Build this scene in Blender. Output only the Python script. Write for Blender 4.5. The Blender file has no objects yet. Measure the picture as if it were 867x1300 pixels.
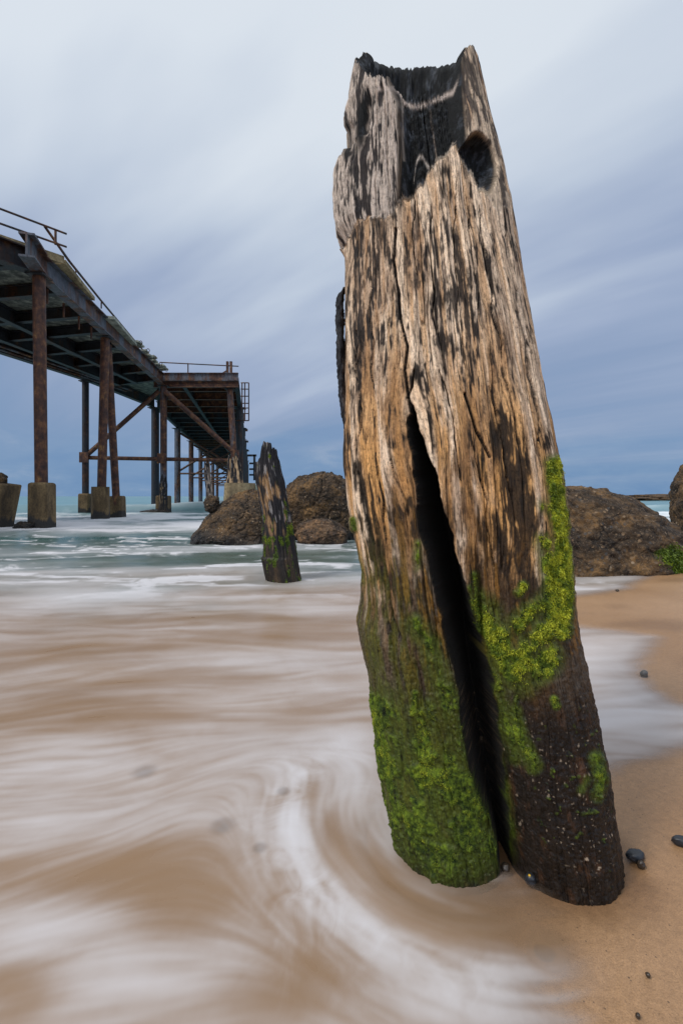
import bpy, math, random
import numpy as np
R = math.radians
rng = np.random.RandomState(7)
random.seed(7)
C = bpy.context.scene.collection
SC = bpy.context.scene

# ------------------------------------------------------------------ measuring
F0, CX, HY = 600.0, 433.5, 630.0            # focal length, centre column, horizon row of the survey photo
CAMZ = 1.0
def P(px, py, Y):
    return ((px - CX) / F0 * Y, Y, CAMZ - (py - HY) / F0 * Y)
def G(px, py):                              # point of the level sand (z = 0)
    Y = F0 * CAMZ / (py - HY)
    return ((px - CX) / F0 * Y, Y)

# ------------------------------------------------------------------ numpy noise
_perm = rng.permutation(256).astype(np.int32)
_perm = np.concatenate([_perm, _perm, _perm])
_val = (rng.rand(256).astype(np.float32) * 2 - 1)
def vnoise3(x, y, z):
    x = np.asarray(x, np.float32); y = np.asarray(y, np.float32); z = np.asarray(z, np.float32)
    xi = np.floor(x); yi = np.floor(y); zi = np.floor(z)
    fx = x - xi; fy = y - yi; fz = z - zi
    xi = xi.astype(np.int32) & 255; yi = yi.astype(np.int32) & 255; zi = zi.astype(np.int32) & 255
    fx = fx * fx * (3 - 2 * fx); fy = fy * fy * (3 - 2 * fy); fz = fz * fz * (3 - 2 * fz)
    def h(a, b, c):
        return _val[_perm[_perm[_perm[a & 255] + (b & 255)] + (c & 255)] & 255]
    a0 = h(xi, yi, zi) * (1 - fx) + h(xi + 1, yi, zi) * fx
    a1 = h(xi, yi + 1, zi) * (1 - fx) + h(xi + 1, yi + 1, zi) * fx
    b0 = h(xi, yi, zi + 1) * (1 - fx) + h(xi + 1, yi, zi + 1) * fx
    b1 = h(xi, yi + 1, zi + 1) * (1 - fx) + h(xi + 1, yi + 1, zi + 1) * fx
    c0 = a0 * (1 - fy) + a1 * fy
    c1 = b0 * (1 - fy) + b1 * fy
    return c0 * (1 - fz) + c1 * fz
def vnoise2(x, y):
    x = np.asarray(x, np.float32); y = np.asarray(y, np.float32)
    xi = np.floor(x); yi = np.floor(y)
    fx = x - xi; fy = y - yi
    xi = xi.astype(np.int32) & 255; yi = yi.astype(np.int32) & 255
    fx = fx * fx * (3 - 2 * fx); fy = fy * fy * (3 - 2 * fy)
    def h(a, b):
        return _val[_perm[_perm[a & 255] + (b & 255)] & 255]
    a0 = h(xi, yi) * (1 - fx) + h(xi + 1, yi) * fx
    a1 = h(xi, yi + 1) * (1 - fx) + h(xi + 1, yi + 1) * fx
    return a0 * (1 - fy) + a1 * fy
def fbm3(x, y, z, o=4, gain=0.5):
    s = 0; a = 1; t = 0
    for k in range(o):
        s = s + a * vnoise3(x + 17.3 * k, y + 5.1 * k, z + 9.7 * k); t += a
        a *= gain; x = x * 2.03; y = y * 2.03; z = z * 2.03
    return s / t
def fbm2(x, y, o=4, gain=0.5):
    s = 0; a = 1; t = 0
    for k in range(o):
        s = s + a * vnoise2(x + 17.3 * k, y + 5.1 * k); t += a
        a *= gain; x = x * 2.03; y = y * 2.03
    return s / t
def sst(a, b, x):
    t = np.clip((x - a) / (b - a), 0, 1)
    return t * t * (3 - 2 * t)
def lerp(a, b, t): return a + (b - a) * t
def mixc(col, c, m):
    return col + (np.array(c, np.float32) - col) * m[..., None]
def segdist(u, v, pts):
    d = np.full(u.shape, 1e9, np.float32)
    for (ax, ay), (bx, by) in zip(pts[:-1], pts[1:]):
        dx, dy = bx - ax, by - ay
        L = dx * dx + dy * dy + 1e-12
        t = np.clip(((u - ax) * dx + (v - ay) * dy) / L, 0, 1)
        d = np.minimum(d, np.hypot(u - ax - t * dx, v - ay - t * dy))
    return d
def inpoly(u, v, pts):
    ins = np.zeros(u.shape, bool)
    n = len(pts)
    for i in range(n):
        ax, ay = pts[i]; bx, by = pts[(i + 1) % n]
        if ay == by: continue
        c = ((ay > v) != (by > v)) & (u < (bx - ax) * (v - ay) / (by - ay) + ax)
        ins ^= c
    return ins

# ------------------------------------------------------------------ object helpers
def link(o, parent=None):
    C.objects.link(o)
    if parent is not None: o.parent = parent
    return o
def np_mesh(name, V, Fq, mat, parent=None, smooth=True, attrs=None, cols=None):
    """V (n,3) float, Fq (m,3|4) int"""
    me = bpy.data.meshes.new(name)
    V = np.ascontiguousarray(V, np.float32); Fq = np.ascontiguousarray(Fq, np.int32)
    k = Fq.shape[1]
    me.vertices.add(len(V)); me.vertices.foreach_set('co', V.ravel())
    me.loops.add(Fq.size); me.loops.foreach_set('vertex_index', Fq.ravel())
    me.polygons.add(len(Fq))
    me.polygons.foreach_set('loop_start', np.arange(0, Fq.size, k, dtype=np.int32))
    me.polygons.foreach_set('loop_total', np.full(len(Fq), k, np.int32))
    me.polygons.foreach_set('use_smooth', np.full(len(Fq), smooth, bool))
    me.update(calc_edges=True); me.validate()
    for an, arr in (attrs or {}).items():
        a = me.attributes.new(an, 'FLOAT', 'POINT'); a.data.foreach_set('value', np.ascontiguousarray(arr, np.float32).ravel())
    for an, arr in (cols or {}).items():
        a = me.attributes.new(an, 'FLOAT_COLOR', 'POINT')
        arr = np.asarray(arr, np.float32).reshape(-1, 3)
        a.data.foreach_set('color', np.concatenate([arr, np.ones((len(arr), 1), np.float32)], 1).ravel())
    me.materials.append(mat)
    return link(bpy.data.objects.new(name, me), parent)
def grid_faces(nr, nc, wrap=False):
    r = np.arange(nr - 1)[:, None]; c = np.arange(nc if wrap else nc - 1)[None, :]
    c2 = (c + 1) % nc
    return np.stack([r * nc + c, r * nc + c2, (r + 1) * nc + c2, (r + 1) * nc + c], -1).reshape(-1, 4)
def tag(o, label=None, cat=None, group=None, kind=None):
    if label: o['label'] = label
    if cat: o['category'] = cat
    if group: o['group'] = group
    if kind: o['kind'] = kind
    return o
def empty(name, loc, label, cat, group=None):
    o = bpy.data.objects.new(name, None); o.location = loc; o.empty_display_size = 0.2
    link(o); tag(o, label, cat, group)
    return o

class MB:
    """collects boxes, bars and tubes; build() links them as one mesh"""
    def __init__(s): s.v = []; s.f = []
    def add(s, verts, faces):
        o = len(s.v); s.v += [tuple(p) for p in verts]; s.f += [tuple(i + o for i in f) for f in faces]
    def bar(s, p, q, w, h, up=(0, 0, 1), taper=1.0):
        p = np.array(p, float); q = np.array(q, float); d = q - p; d /= np.linalg.norm(d)
        u = np.array(up, float); side = np.cross(d, u)
        if np.linalg.norm(side) < 1e-6: side = np.cross(d, (1, 0, 0))
        side /= np.linalg.norm(side); u = np.cross(side, d)
        vs = []
        for c, k in ((p, 1.0), (q, taper)):
            for a, b in ((-1, -1), (1, -1), (1, 1), (-1, 1)):
                vs.append(c + side * a * w / 2 * k + u * b * h / 2 * k)
        s.add(vs, [(3, 2, 1, 0), (4, 5, 6, 7), (0, 1, 5, 4), (1, 2, 6, 5), (2, 3, 7, 6), (3, 0, 4, 7)])
    def ibeam(s, p, q, w, h, t=0.05, up=(0, 0, 1)):
        p = np.array(p, float); q = np.array(q, float); u = np.array(up, float)
        s.bar(p, q, t, h - 2 * t - 0.004)
        o = u * (h / 2 - t / 2)
        s.bar(p + o, q + o, w, t); s.bar(p - o, q - o, w, t)
    def tube(s, p, q, r0, r1=None, n=14):
        r1 = r0 if r1 is None else r1
        p = np.array(p, float); q = np.array(q, float); d = q - p; d /= np.linalg.norm(d)
        a = np.cross(d, (0, 0, 1) if abs(d[2]) < .9 else (1, 0, 0)); a /= np.linalg.norm(a); b = np.cross(d, a)
        vs = []
        for c, r in ((p, r0), (q, r1)):
            for k in range(n):
                t = 2 * math.pi * k / n
                vs.append(c + r * (a * math.cos(t) + b * math.sin(t)))
        fs = [(k, (k + 1) % n, n + (k + 1) % n, n + k) for k in range(n)]
        fs += [tuple(range(n))[::-1], tuple(range(n, 2 * n))]
        s.add(vs, fs)
    def prism(s, poly, z0, z1):
        n = len(poly)
        s.add([(x, y, z0) for x, y in poly] + [(x, y, z1) for x, y in poly],
              [(k, (k + 1) % n, n + (k + 1) % n, n + k) for k in range(n)] + [tuple(range(n))[::-1], tuple(range(n, 2 * n))])
    def build(s, name, m, parent=None, smooth=False, bevel=0):
        me = bpy.data.meshes.new(name); me.from_pydata(s.v, [], s.f); me.update()
        me.materials.append(m)
        o = link(bpy.data.objects.new(name, me), parent)
        if smooth:
            me.polygons.foreach_set('use_smooth', [True] * len(me.polygons))
            md = o.modifiers.new('EdgeSplit', 'EDGE_SPLIT'); md.split_angle = R(40)
        if bevel:
            md = o.modifiers.new('Bevel', 'BEVEL'); md.width = bevel; md.segments = 2; md.limit_method = 'ANGLE'
        return o

# ------------------------------------------------------------------ materials
def new_mat(name):
    m = bpy.data.materials.new(name); m.use_nodes = True
    nt = m.node_tree; nt.nodes.clear()
    out = nt.nodes.new('ShaderNodeOutputMaterial'); b = nt.nodes.new('ShaderNodeBsdfPrincipled')
    nt.links.new(b.outputs[0], out.inputs[0])
    return m, nt, b, out
def N(nt, t, **kw):
    n = nt.nodes.new(t)
    for k, v in kw.items():
        if k in n.inputs: n.inputs[k].default_value = v
        else: setattr(n, k, v)
    return n
def noise(nt, vec, scale, detail=4, rough=.55, dist=0):
    n = N(nt, 'ShaderNodeTexNoise'); n.inputs['Scale'].default_value = scale; n.inputs['Detail'].default_value = detail
    n.inputs['Roughness'].default_value = rough; n.inputs['Distortion'].default_value = dist
    nt.links.new(vec, n.inputs['Vector']); return n.outputs['Fac']
def coords(nt, scale=(1, 1, 1), kind='Object'):
    t = N(nt, 'ShaderNodeTexCoord'); mp = N(nt, 'ShaderNodeMapping'); mp.inputs['Scale'].default_value = scale
    nt.links.new(t.outputs[kind], mp.inputs['Vector']); return mp.outputs[0]
def wcoords(nt, scale=(1, 1, 1)):
    t = N(nt, 'ShaderNodeNewGeometry'); mp = N(nt, 'ShaderNodeMapping'); mp.inputs['Scale'].default_value = scale
    nt.links.new(t.outputs['Position'], mp.inputs['Vector']); return mp.outputs[0]
def ramp(nt, fac, stops):
    r = N(nt, 'ShaderNodeValToRGB'); e = r.color_ramp.elements
    while len(e) > 1: e.remove(e[-1])
    e[0].position = stops[0][0]; e[0].color = tuple(stops[0][1]) + (1,) if hasattr(stops[0][1], '__len__') else (stops[0][1],) * 3 + (1,)
    for p, c in stops[1:]:
        x = e.new(p); x.color = tuple(c) + (1,) if hasattr(c, '__len__') else (c,) * 3 + (1,)
    nt.links.new(fac, r.inputs[0]); return r.outputs[0]
def mix(nt, fac, a, b, mode='MIX'):
    n = N(nt, 'ShaderNodeMix', data_type='RGBA', blend_type=mode)
    for sock, val in ((n.inputs['Factor'], fac), (n.inputs[6], a), (n.inputs[7], b)):
        if hasattr(val, 'is_linked'): nt.links.new(val, sock)
        elif hasattr(val, '__len__'): sock.default_value = tuple(val) + (1,) * (4 - len(val))
        else: sock.default_value = val
    return n.outputs[2]
def math_n(nt, op, a, b=None, clamp=False):
    n = N(nt, 'ShaderNodeMath', operation=op); n.use_clamp = clamp
    for i, val in enumerate((a, b)):
        if val is None: continue
        if hasattr(val, 'is_linked'): nt.links.new(val, n.inputs[i])
        else: n.inputs[i].default_value = val
    return n.outputs[0]
def bump(nt, b, h, strength=.5, dist=.01):
    n = N(nt, 'ShaderNodeBump'); n.inputs['Strength'].default_value = strength; n.inputs['Distance'].default_value = dist
    nt.links.new(h, n.inputs['Height']); nt.links.new(n.outputs[0], b.inputs['Normal'])
def attr(nt, name):
    return N(nt, 'ShaderNodeAttribute', attribute_name=name)

def m_wood():
    m, nt, b, _ = new_mat('weathered_wood')
    a = attr(nt, 'col'); w = attr(nt, 'wet'); g = attr(nt, 'grain')
    def gm(sc):
        mp = N(nt, 'ShaderNodeMapping'); mp.inputs['Scale'].default_value = sc
        nt.links.new(g.outputs['Vector'], mp.inputs['Vector']); return mp.outputs[0]
    nA = noise(nt, gm((1, 1, .10)), 85, 6, .68, .3); nB = noise(nt, gm((1, 1, .14)), 300, 4, .65); nC = noise(nt, gm((1, 1, .7)), 170, 4, .65)
    c = mix(nt, 1.0, a.outputs['Color'], ramp(nt, nA, [(.32, .06), (.385, .66), (.44, 1.0), (.68, 1.32)]), 'MULTIPLY')
    c = mix(nt, 1.0, c, ramp(nt, nB, [(.30, .40), (.47, .95), (.62, 1.25), (.75, 1.5)]), 'MULTIPLY')
    c = mix(nt, 1.0, c, ramp(nt, nC, [(.30, .45), (.45, .98), (.75, 1.2)]), 'MULTIPLY')
    nt.links.new(c, b.inputs['Base Color'])
    rr = N(nt, 'ShaderNodeMapRange'); rr.inputs['To Min'].default_value = .85; rr.inputs['To Max'].default_value = .40
    nt.links.new(w.outputs['Fac'], rr.inputs['Value']); nt.links.new(rr.outputs[0], b.inputs['Roughness'])
    b.inputs['Specular IOR Level'].default_value = .3
    h = math_n(nt, 'ADD', math_n(nt, 'MULTIPLY', nA, 1.0), math_n(nt, 'MULTIPLY', nB, .4))
    h = math_n(nt, 'ADD', h, math_n(nt, 'MULTIPLY', nC, .35))
    bump(nt, b, h, .9, .007)
    return m
def m_moss(c0, c1, c2):
    m, nt, b, out = new_mat('moss')
    a = attr(nt, 'tone')
    c = ramp(nt, a.outputs['Fac'], [(0, c0), (.55, c1), (1, c2)])
    nt.links.new(c, b.inputs['Base Color']); b.inputs['Roughness'].default_value = .6
    tr = N(nt, 'ShaderNodeBsdfTranslucent'); nt.links.new(c, tr.inputs['Color'])
    mx = N(nt, 'ShaderNodeMixShader'); mx.inputs[0].default_value = .25
    nt.links.new(b.outputs[0], mx.inputs[1]); nt.links.new(tr.outputs[0], mx.inputs[2]); nt.links.new(mx.outputs[0], out.inputs[0])
    return m
def m_rock(name, tone=1.0, warm=1.0):
    m, nt, b, _ = new_mat(name)
    v = wcoords(nt)
    n1 = noise(nt, v, 2.2, 6, .6); n2 = noise(nt, v, 16, 5, .65)
    vo = N(nt, 'ShaderNodeTexVoronoi'); vo.inputs['Scale'].default_value = 20; nt.links.new(v, vo.inputs['Vector'])
    vo2 = N(nt, 'ShaderNodeTexVoronoi'); vo2.inputs['Scale'].default_value = 70; nt.links.new(v, vo2.inputs['Vector'])
    base = ramp(nt, n1, [(.3, (.014 * tone, .009 * tone, .005 * tone)), (.48, (.052 * tone, .029 * tone, .012 * tone * warm)), (.68, (.165 * tone, .088 * tone, .029 * tone * warm))])
    base = mix(nt, 1.0, base, ramp(nt, n2, [(.3, .3), (.47, .8), (.6, 1.4), (.72, 2.0)]), 'MULTIPLY')
    sep = N(nt, 'ShaderNodeSeparateColor'); nt.links.new(vo.outputs['Color'], sep.inputs[0])
    peb = ramp(nt, sep.outputs[0], [(.0, (.05, .035, .025)), (.4, (.15, .09, .045)), (.62, (.05, .055, .06)), (.85, (.22, .13, .06)), (1, (.36, .27, .18))])
    pm = math_n(nt, 'MULTIPLY', math_n(nt, 'LESS_THAN', vo.outputs['Distance'], .42), math_n(nt, 'GREATER_THAN', sep.outputs[1], .55))
    base = mix(nt, math_n(nt, 'MULTIPLY', pm, .75), base, peb)
    sep2 = N(nt, 'ShaderNodeSeparateColor'); nt.links.new(vo2.outputs['Color'], sep2.inputs[0])
    pm2 = math_n(nt, 'MULTIPLY', math_n(nt, 'LESS_THAN', vo2.outputs['Distance'], .4), math_n(nt, 'GREATER_THAN', sep2.outputs[1], .7))
    base = mix(nt, math_n(nt, 'MULTIPLY', pm2, .6), base, mix(nt, sep2.outputs[0], (.04, .03, .025), (.36, .25, .15)))
    wv = N(nt, 'ShaderNodeVectorMath', operation='ADD'); nz = N(nt, 'ShaderNodeTexNoise'); nz.inputs['Scale'].default_value = 2.5; nz.inputs['Detail'].default_value = 4
    nt.links.new(v, nz.inputs['Vector']); nt.links.new(v, wv.inputs[0])
    sc_ = N(nt, 'ShaderNodeVectorMath', operation='SCALE'); sc_.inputs['Scale'].default_value = .7; nt.links.new(nz.outputs['Color'], sc_.inputs[0]); nt.links.new(sc_.outputs[0], wv.inputs[1])
    vc = N(nt, 'ShaderNodeTexVoronoi', feature='DISTANCE_TO_EDGE'); vc.inputs['Scale'].default_value = 1.5; nt.links.new(wv.outputs[0], vc.inputs['Vector'])
    crk = mix(nt, ramp(nt, n1, [(.42, 0.0), (.58, .85)]), ramp(nt, vc.outputs['Distance'], [(.0, .2), (.010, .45), (.03, 1.0)]), (1, 1, 1))
    base = mix(nt, 1.0, base, mix(nt, crk, (.25, .24, .23), (1, 1, 1)), 'MULTIPLY')
    w = attr(nt, 'wet')
    base = mix(nt, w.outputs['Fac'], base, mix(nt, 1.0, base, (.20, .20, .22), 'MULTIPLY'))
    g = attr(nt, 'moss')
    base = mix(nt, g.outputs['Fac'], base, mix(nt, n2, (.02, .05, .006), (.12, .2, .015)))
    nt.links.new(base, b.inputs['Base Color'])
    rr = N(nt, 'ShaderNodeMapRange'); rr.inputs['To Min'].default_value = .85; rr.inputs['To Max'].default_value = .35
    nt.links.new(w.outputs['Fac'], rr.inputs['Value']); nt.links.new(rr.outputs[0], b.inputs['Roughness'])
    h = math_n(nt, 'ADD', math_n(nt, 'MULTIPLY', n2, 1.0), math_n(nt, 'MULTIPLY', pm, .35))
    h = math_n(nt, 'ADD', h, math_n(nt, 'MULTIPLY', pm2, .2))
    h = math_n(nt, 'ADD', h, math_n(nt, 'MULTIPLY', crk, .8))
    bump(nt, b, h, 1.0, .05)
    return m
def m_steel(name, rust=.5, base=(.05, .053, .06), bright=1.0):
    m, nt, b, _ = new_mat(name)
    v = wcoords(nt); vs = wcoords(nt, (1, 1, .22))
    n1 = noise(nt, vs, 1.1, 6, .62); n2 = noise(nt, v, 3.2, 6, .62); n3 = noise(nt, wcoords(nt, (1, 1, .3)), 11, 5, .65)
    rc = ramp(nt, n2, [(.30, (.018 * bright, .008 * bright, .006 * bright)), (.48, (.060 * bright, .022 * bright, .012 * bright)), (.60, (.12 * bright, .048 * bright, .018 * bright)), (.74, (.26 * bright, .14 * bright, .040 * bright))])
    f = ramp(nt, n1, [(max(0, .62 - rust * .45), 0.0), (min(1, .70 - rust * .4), 1.0)])
    c = mix(nt, f, mix(nt, n2, tuple(x * .6 for x in base), tuple(x * 1.5 for x in base)), rc)
    c = mix(nt, 1.0, c, ramp(nt, n3, [(.32, .45), (.5, 1.0), (.7, 1.35)]), 'MULTIPLY')
    nt.links.new(c, b.inputs['Base Color']); b.inputs['Roughness'].default_value = .6
    b.inputs['Specular IOR Level'].default_value = .4
    bump(nt, b, n3, .5, .03)
    return m
def m_concrete(name, c0=(.16, .13, .085), c1=(.30, .25, .17), band=None):
    m, nt, b, _ = new_mat(name)
    v = wcoords(nt); vs = wcoords(nt, (1, 1, .35))
    n1 = noise(nt, vs, 2.2, 6, .65); n2 = noise(nt, v, 14, 5, .6)
    c = ramp(nt, n1, [(.3, tuple(x * .35 for x in c0)), (.45, c0), (.65, c1)])
    c = mix(nt, 1.0, c, ramp(nt, n2, [(.3, .6), (.5, 1.0), (.7, 1.25)]), 'MULTIPLY')
    if band is not None:
        g = N(nt, 'ShaderNodeSeparateXYZ'); nt.links.new(v, g.inputs[0])
        z = math_n(nt, 'ADD', g.outputs[2], math_n(nt, 'MULTIPLY', math_n(nt, 'SUBTRACT', n1, .5), 1.2))
        f = ramp(nt, math_n(nt, 'ADD', math_n(nt, 'MULTIPLY', z, .5), .5), [(.5 + band * .5, 1.0), (.56 + band * .5, 0.0)])
        c = mix(nt, f, c, mix(nt, n2, (.008, .008, .008), (.035, .028, .022)))
    nt.links.new(c, b.inputs['Base Color']); b.inputs['Roughness'].default_value = .85
    bump(nt, b, n2, .6, .03)
    return m
def m_pebble(name, c0, c1):
    m, nt, b, _ = new_mat(name)
    v = coords(nt); n = noise(nt, v, 40, 4)
    nt.links.new(mix(nt, n, c0, c1), b.inputs['Base Color']); b.inputs['Roughness'].default_value = .4
    bump(nt, b, noise(nt, v, 150, 3), .3, .002)
    return m

WOOD = m_wood()
MOSS = m_moss((.018, .040, .004), (.135, .205, .008), (.58, .60, .035))
ROCK = m_rock('conglomerate_rock', 1.0)
ROCKG = m_rock('grey_rock', 1.25, 1.3)
STEEL = m_steel('dark_steel', .25, (.015, .018, .023), .5)
RUST = m_steel('rusty_steel', .95, (.05, .035, .03))
MIDST = m_steel('streaked_steel', .42, (.075, .082, .10))
RAIL = m_steel('rail_steel', .4, (.03, .03, .033))
CONC = m_concrete('footing_concrete', (.085, .052, .020), (.19, .125, .055), band=.06)
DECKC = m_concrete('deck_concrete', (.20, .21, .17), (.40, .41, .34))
UNDER_SHADED = m_concrete('deck_concrete_shaded', (.06, .066, .055), (.22, .23, .19))  # deck concrete darkened, shade below the deck put into the colour
DECKE = m_concrete('deck_edge_concrete', (.22, .17, .09), (.40, .32, .18))

# ------------------------------------------------------------------ tufts (moss, weed) over a sampled surface
def tufts(name, pos, nor, tone, size, mat, parent, per=3, wid=.24):
    """small bent leaf faces growing out of pos along nor"""
    n = len(pos)
    pos = np.repeat(pos, per, 0); nor = np.repeat(nor, per, 0); tone = np.repeat(tone, per); size = np.repeat(size, per)
    m = len(pos)
    rnd = rng.randn(m, 3).astype(np.float32)
    d = nor * .55 + rnd * .75 + np.array([0, 0, -.45], np.float32)
    d /= np.linalg.norm(d, axis=1, keepdims=True) + 1e-9
    s = np.cross(d, rng.randn(m, 3)); s /= np.linalg.norm(s, axis=1, keepdims=True) + 1e-9
    L = (size * (.5 + rng.rand(m)))[:, None]
    p0 = pos + rng.randn(m, 3) * size[:, None] * .4 - nor * size[:, None] * .2
    e2 = p0 + d * L * .55; e3 = p0 + d * L + np.array([0, 0, -.35]) * L
    w = L * wid
    V = np.stack([p0 - s * w * .6, p0 + s * w * .6, e2 + s * w, e2 - s * w, e3], 1).reshape(-1, 3)
    b = (np.arange(m) * 5)[:, None]
    Ft = np.concatenate([b + np.array([[0, 1, 2]]), b + np.array([[0, 2, 3]]), b + np.array([[3, 2, 4]])], 0)
    t = np.clip(tone + rng.randn(m) * .12, 0, 1)
    return np_mesh(name, V, Ft, mat, parent, False, attrs={'tone': np.repeat(t, 5)})

def grid_normals(X):
    """X (nr,nc,3), wrapped in columns"""
    du = np.roll(X, -1, 1) - np.roll(X, 1, 1)
    dv = np.empty_like(X); dv[1:-1] = X[2:] - X[:-2]; dv[0] = X[1] - X[0]; dv[-1] = X[-1] - X[-2]
    n = np.cross(du, dv); n /= np.linalg.norm(n, axis=2, keepdims=True) + 1e-12
    return n

# ================================================================== THE BIG POST
def big_post():
    nf, nb = 760, 150
    th = np.concatenate([np.linspace(-206, -12, nf, endpoint=False), np.linspace(-12, 154, nb, endpoint=False)]) * math.pi / 180
    nr = 1250
    PB = 1185.0
    # left and right outline of the post as measured, (row, column)
    SL = [(40,462),(66,460),(72,457),(88,446),(108,442),(128,439),(147,432),(165,434),(201,435.5),(208,423),(216,419),(243,417),(270,419),(295,422),(308,431),(316,435),(340,437),(400,437),(480,437),(528,436),(591,437),(640,442),(673,448),(726,459),(760,458),(774,455),(791,451),(815,456),(857,467),(900,473),(940,478),(993,487),(1040,497),(1062,502),(1085,506),(1185,520)]
    SLs = [(40,456),(100,446),(200,440),(300,438),(400,437),(528,436),(600,438),(673,447),(760,456),(857,467),(900,473),(940,478),(993,487),(1040,497),(1062,502),(1085,506),(1185,520)]
    SR = [(40,594),(64,598),(77,603),(99,611),(140,620),(188,631),(250,643),(306,653),(360,663),(418,674.5),(470,684),(516,692),(575,706),(620,714),(665,720),(704,722),(778,731),(848,744),(915,758),(945,766),(1000,775),(1048,784),(1090,790),(1185,800)]
    sly, slx = zip(*SL); ssy, ssx = zip(*SLs); sry, srx = zip(*SR)
    def Y0f(py): return 1.345 + (1100 - py) / 1035 * .24
    obs_a = np.array([-210, -186, -178, -170, -160, -150, -143, -139, -131, -126, -117, -108, -98, -86, -78, -66, -57, -50, -40, -25, -10, 10, 40, 70, 90, 110, 130, 150]) * math.pi / 180
    obs_y = np.array([72, 70, 71, 77, 84, 92, 104, 107, 107, 109, 127, 132, 127, 121, 116, 108, 88, 68, 66, 66, 70, 74, 86, 94, 97, 94, 86, 78.])
    Yd = 1.345 + .24 - .04
    ob = np.interp(th, obs_a, obs_y)
    bk = sst(0, .4, np.sin(th))
    ob = ob + (2.5 * vnoise2(th * 26, th * 0) + 2.0 * vnoise2(th * 70, th * 0 + 5) + 2.4 * vnoise2(th * 170, th * 0 + 9)) * (1 - .55 * bk)
    midf = np.exp(-((th + 1.75) / .42) ** 2)
    ptop = 630 - (630 - ob) * (1 + np.sin(th) * .172 * (1 - .34 * midf) / Yd)
    t = np.linspace(0, 1, nr)[:, None]
    py = PB + (ptop[None, :] - PB) * t
    T = np.broadcast_to(th[None, :], py.shape)
    Y0 = Y0f(py)
    z = CAMZ - (py - HY) / F0 * Y0
    xl = np.interp(py, ssy, ssx); xr = np.interp(py, sry, srx)
    xld = np.interp(py, sly, slx)
    Ys = Y0 - .045
    cx = ((xl + xr) / 2 - CX) / F0 * Ys
    a = (xr - xl) / 2 / F0 * Ys * .985
    cs, sn = np.cos(T), np.sin(T)
    nE = 2.25
    bE = a * .84
    rE = (np.abs(cs / a) ** nE + np.abs(sn / bE) ** nE) ** (-1 / nE)
    rL = np.full_like(rE, .028)
    offy = -.06
    for sg, oy in ((-1, offy + .012), (1, offy - .02)):
        px_, py_ = sg * a * .505, oy
        Rk = a * .5
        bb = cs * px_ + sn * py_
        disc = bb * bb - (px_ ** 2 + py_ ** 2 - Rk ** 2)
        rr = np.where(disc > 0, bb + np.sqrt(np.maximum(disc, 0)), 0)
        rL = np.maximum(rL, rr)
    back = sst(-.15, .5, sn)
    rL = np.maximum(rL, lerp(0, rE * .86, back))
    w = sst(560, 1090, py) * .97
    w = lerp(w, w * .9, back)
    r = lerp(rE, rL, w)
    Yc = Y0 + .055 * sst(500, 1100, py)
    side = np.maximum(0, -np.cos(T + .12)) ** 5
    r = r + (xl - xld) / F0 * Ys * side
    def project(X):
        return CX + F0 * X[..., 0] / X[..., 1], HY - F0 * (X[..., 2] - CAMZ) / X[..., 1]
    u, v = project(np.stack([cx + r * cs, Yc + r * sn, z], -1))
    front = sst(-.05, .12, np.cos(T + R(109)))
    X3, Y3 = .26 * cs, .26 * sn
    wx = .012 * fbm3(X3 * 9, Y3 * 9, z * 2.5, 3) + .004 * fbm3(X3 * 30, Y3 * 30, z * 9, 2)
    # the grain bends aside round the head of the split
    bend = .030 * np.exp(-((v - 545) / 75) ** 2) * np.tanh((u - 524) / 22) * np.exp(-((u - 524) / 60) ** 2) * front
    gx, gy = X3 + wx - bend, Y3 + wx
    fib1 = fbm3(gx * 34, gy * 34, z * 1.7, 3)
    fib2 = fbm3(gx * 95, gy * 95, z * 5.0, 3)
    fib3 = fbm3(gx * 230, gy * 230, z * 14, 2)
    fib4 = fbm3(gx * 150 + 5, gy * 150, z * 22, 3)
    lump = fbm3(X3 * 9 + 3, Y3 * 9, z * 4.5, 4)
    blot = fbm3(X3 * 13 + 7, Y3 * 13, z * 4.2, 4)
    blot2 = fbm3(gx * 42 + 1, gy * 42, z * 13, 5, .6)
    fine = fbm3(X3 * 160, Y3 * 160, z * 150, 2)
    pit = fbm3(X3 * 75 + 4, Y3 * 75, z * 62, 3)
    cr = np.abs(vnoise3(gx * 30 + 40, gy * 30, z * 1.1 + 3)); crack = (1 - sst(.0, .055, cr)) * sst(-.25, .2, vnoise3(X3 * 20, Y3 * 20, z * 3 + 9))
    cr2 = np.abs(vnoise3(gx * 62 + 11, gy * 62, z * 2.3 + 7)); crack2 = (1 - sst(.0, .09, cr2)) * sst(-.15, .3, vnoise3(X3 * 26, Y3 * 26, z * 5 + 2))
    mn = .5 + .5 * fbm3(X3 * 36 + 9, Y3 * 36, z * 26, 5, .6) * 1.7
    low2 = fbm3(X3 * 60 + 2, Y3 * 60, z * 55, 3)

    eu = [400, 436, 444, 452, 462, 476, 486, 497, 503, 506, 510, 517, 524, 529, 538, 545, 552, 559, 565, 569, 574, 578, 582, 586, 590, 594, 600, 606, 612, 616, 622, 628, 634, 640, 700]
    ev = [322, 314, 296, 283, 279, 273, 276, 272, 262, 254, 252, 252, 249, 240, 232, 218, 207, 203, 200, 193, 184, 183, 194, 203, 206, 218, 222, 236, 240, 248, 250, 262, 268, 262, 262]
    cyl = [505, 520, 535, 600, 661, 720, 787, 857, 900, 945, 984, 1040, 1067, 1110, 1185]
    cl = [520.5, 520, 518.5, 527, 532, 546, 561, 578, 586, 591, 600, 622, 630, 634, 638]
    crx = [521.5, 523.5, 529, 552, 568, 583, 600, 622, 628, 633, 637, 643, 645, 650, 656]
    tu, tv = [524, 528, 532, 537, 541, 547], [240, 208, 199, 200, 209, 216]
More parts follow.
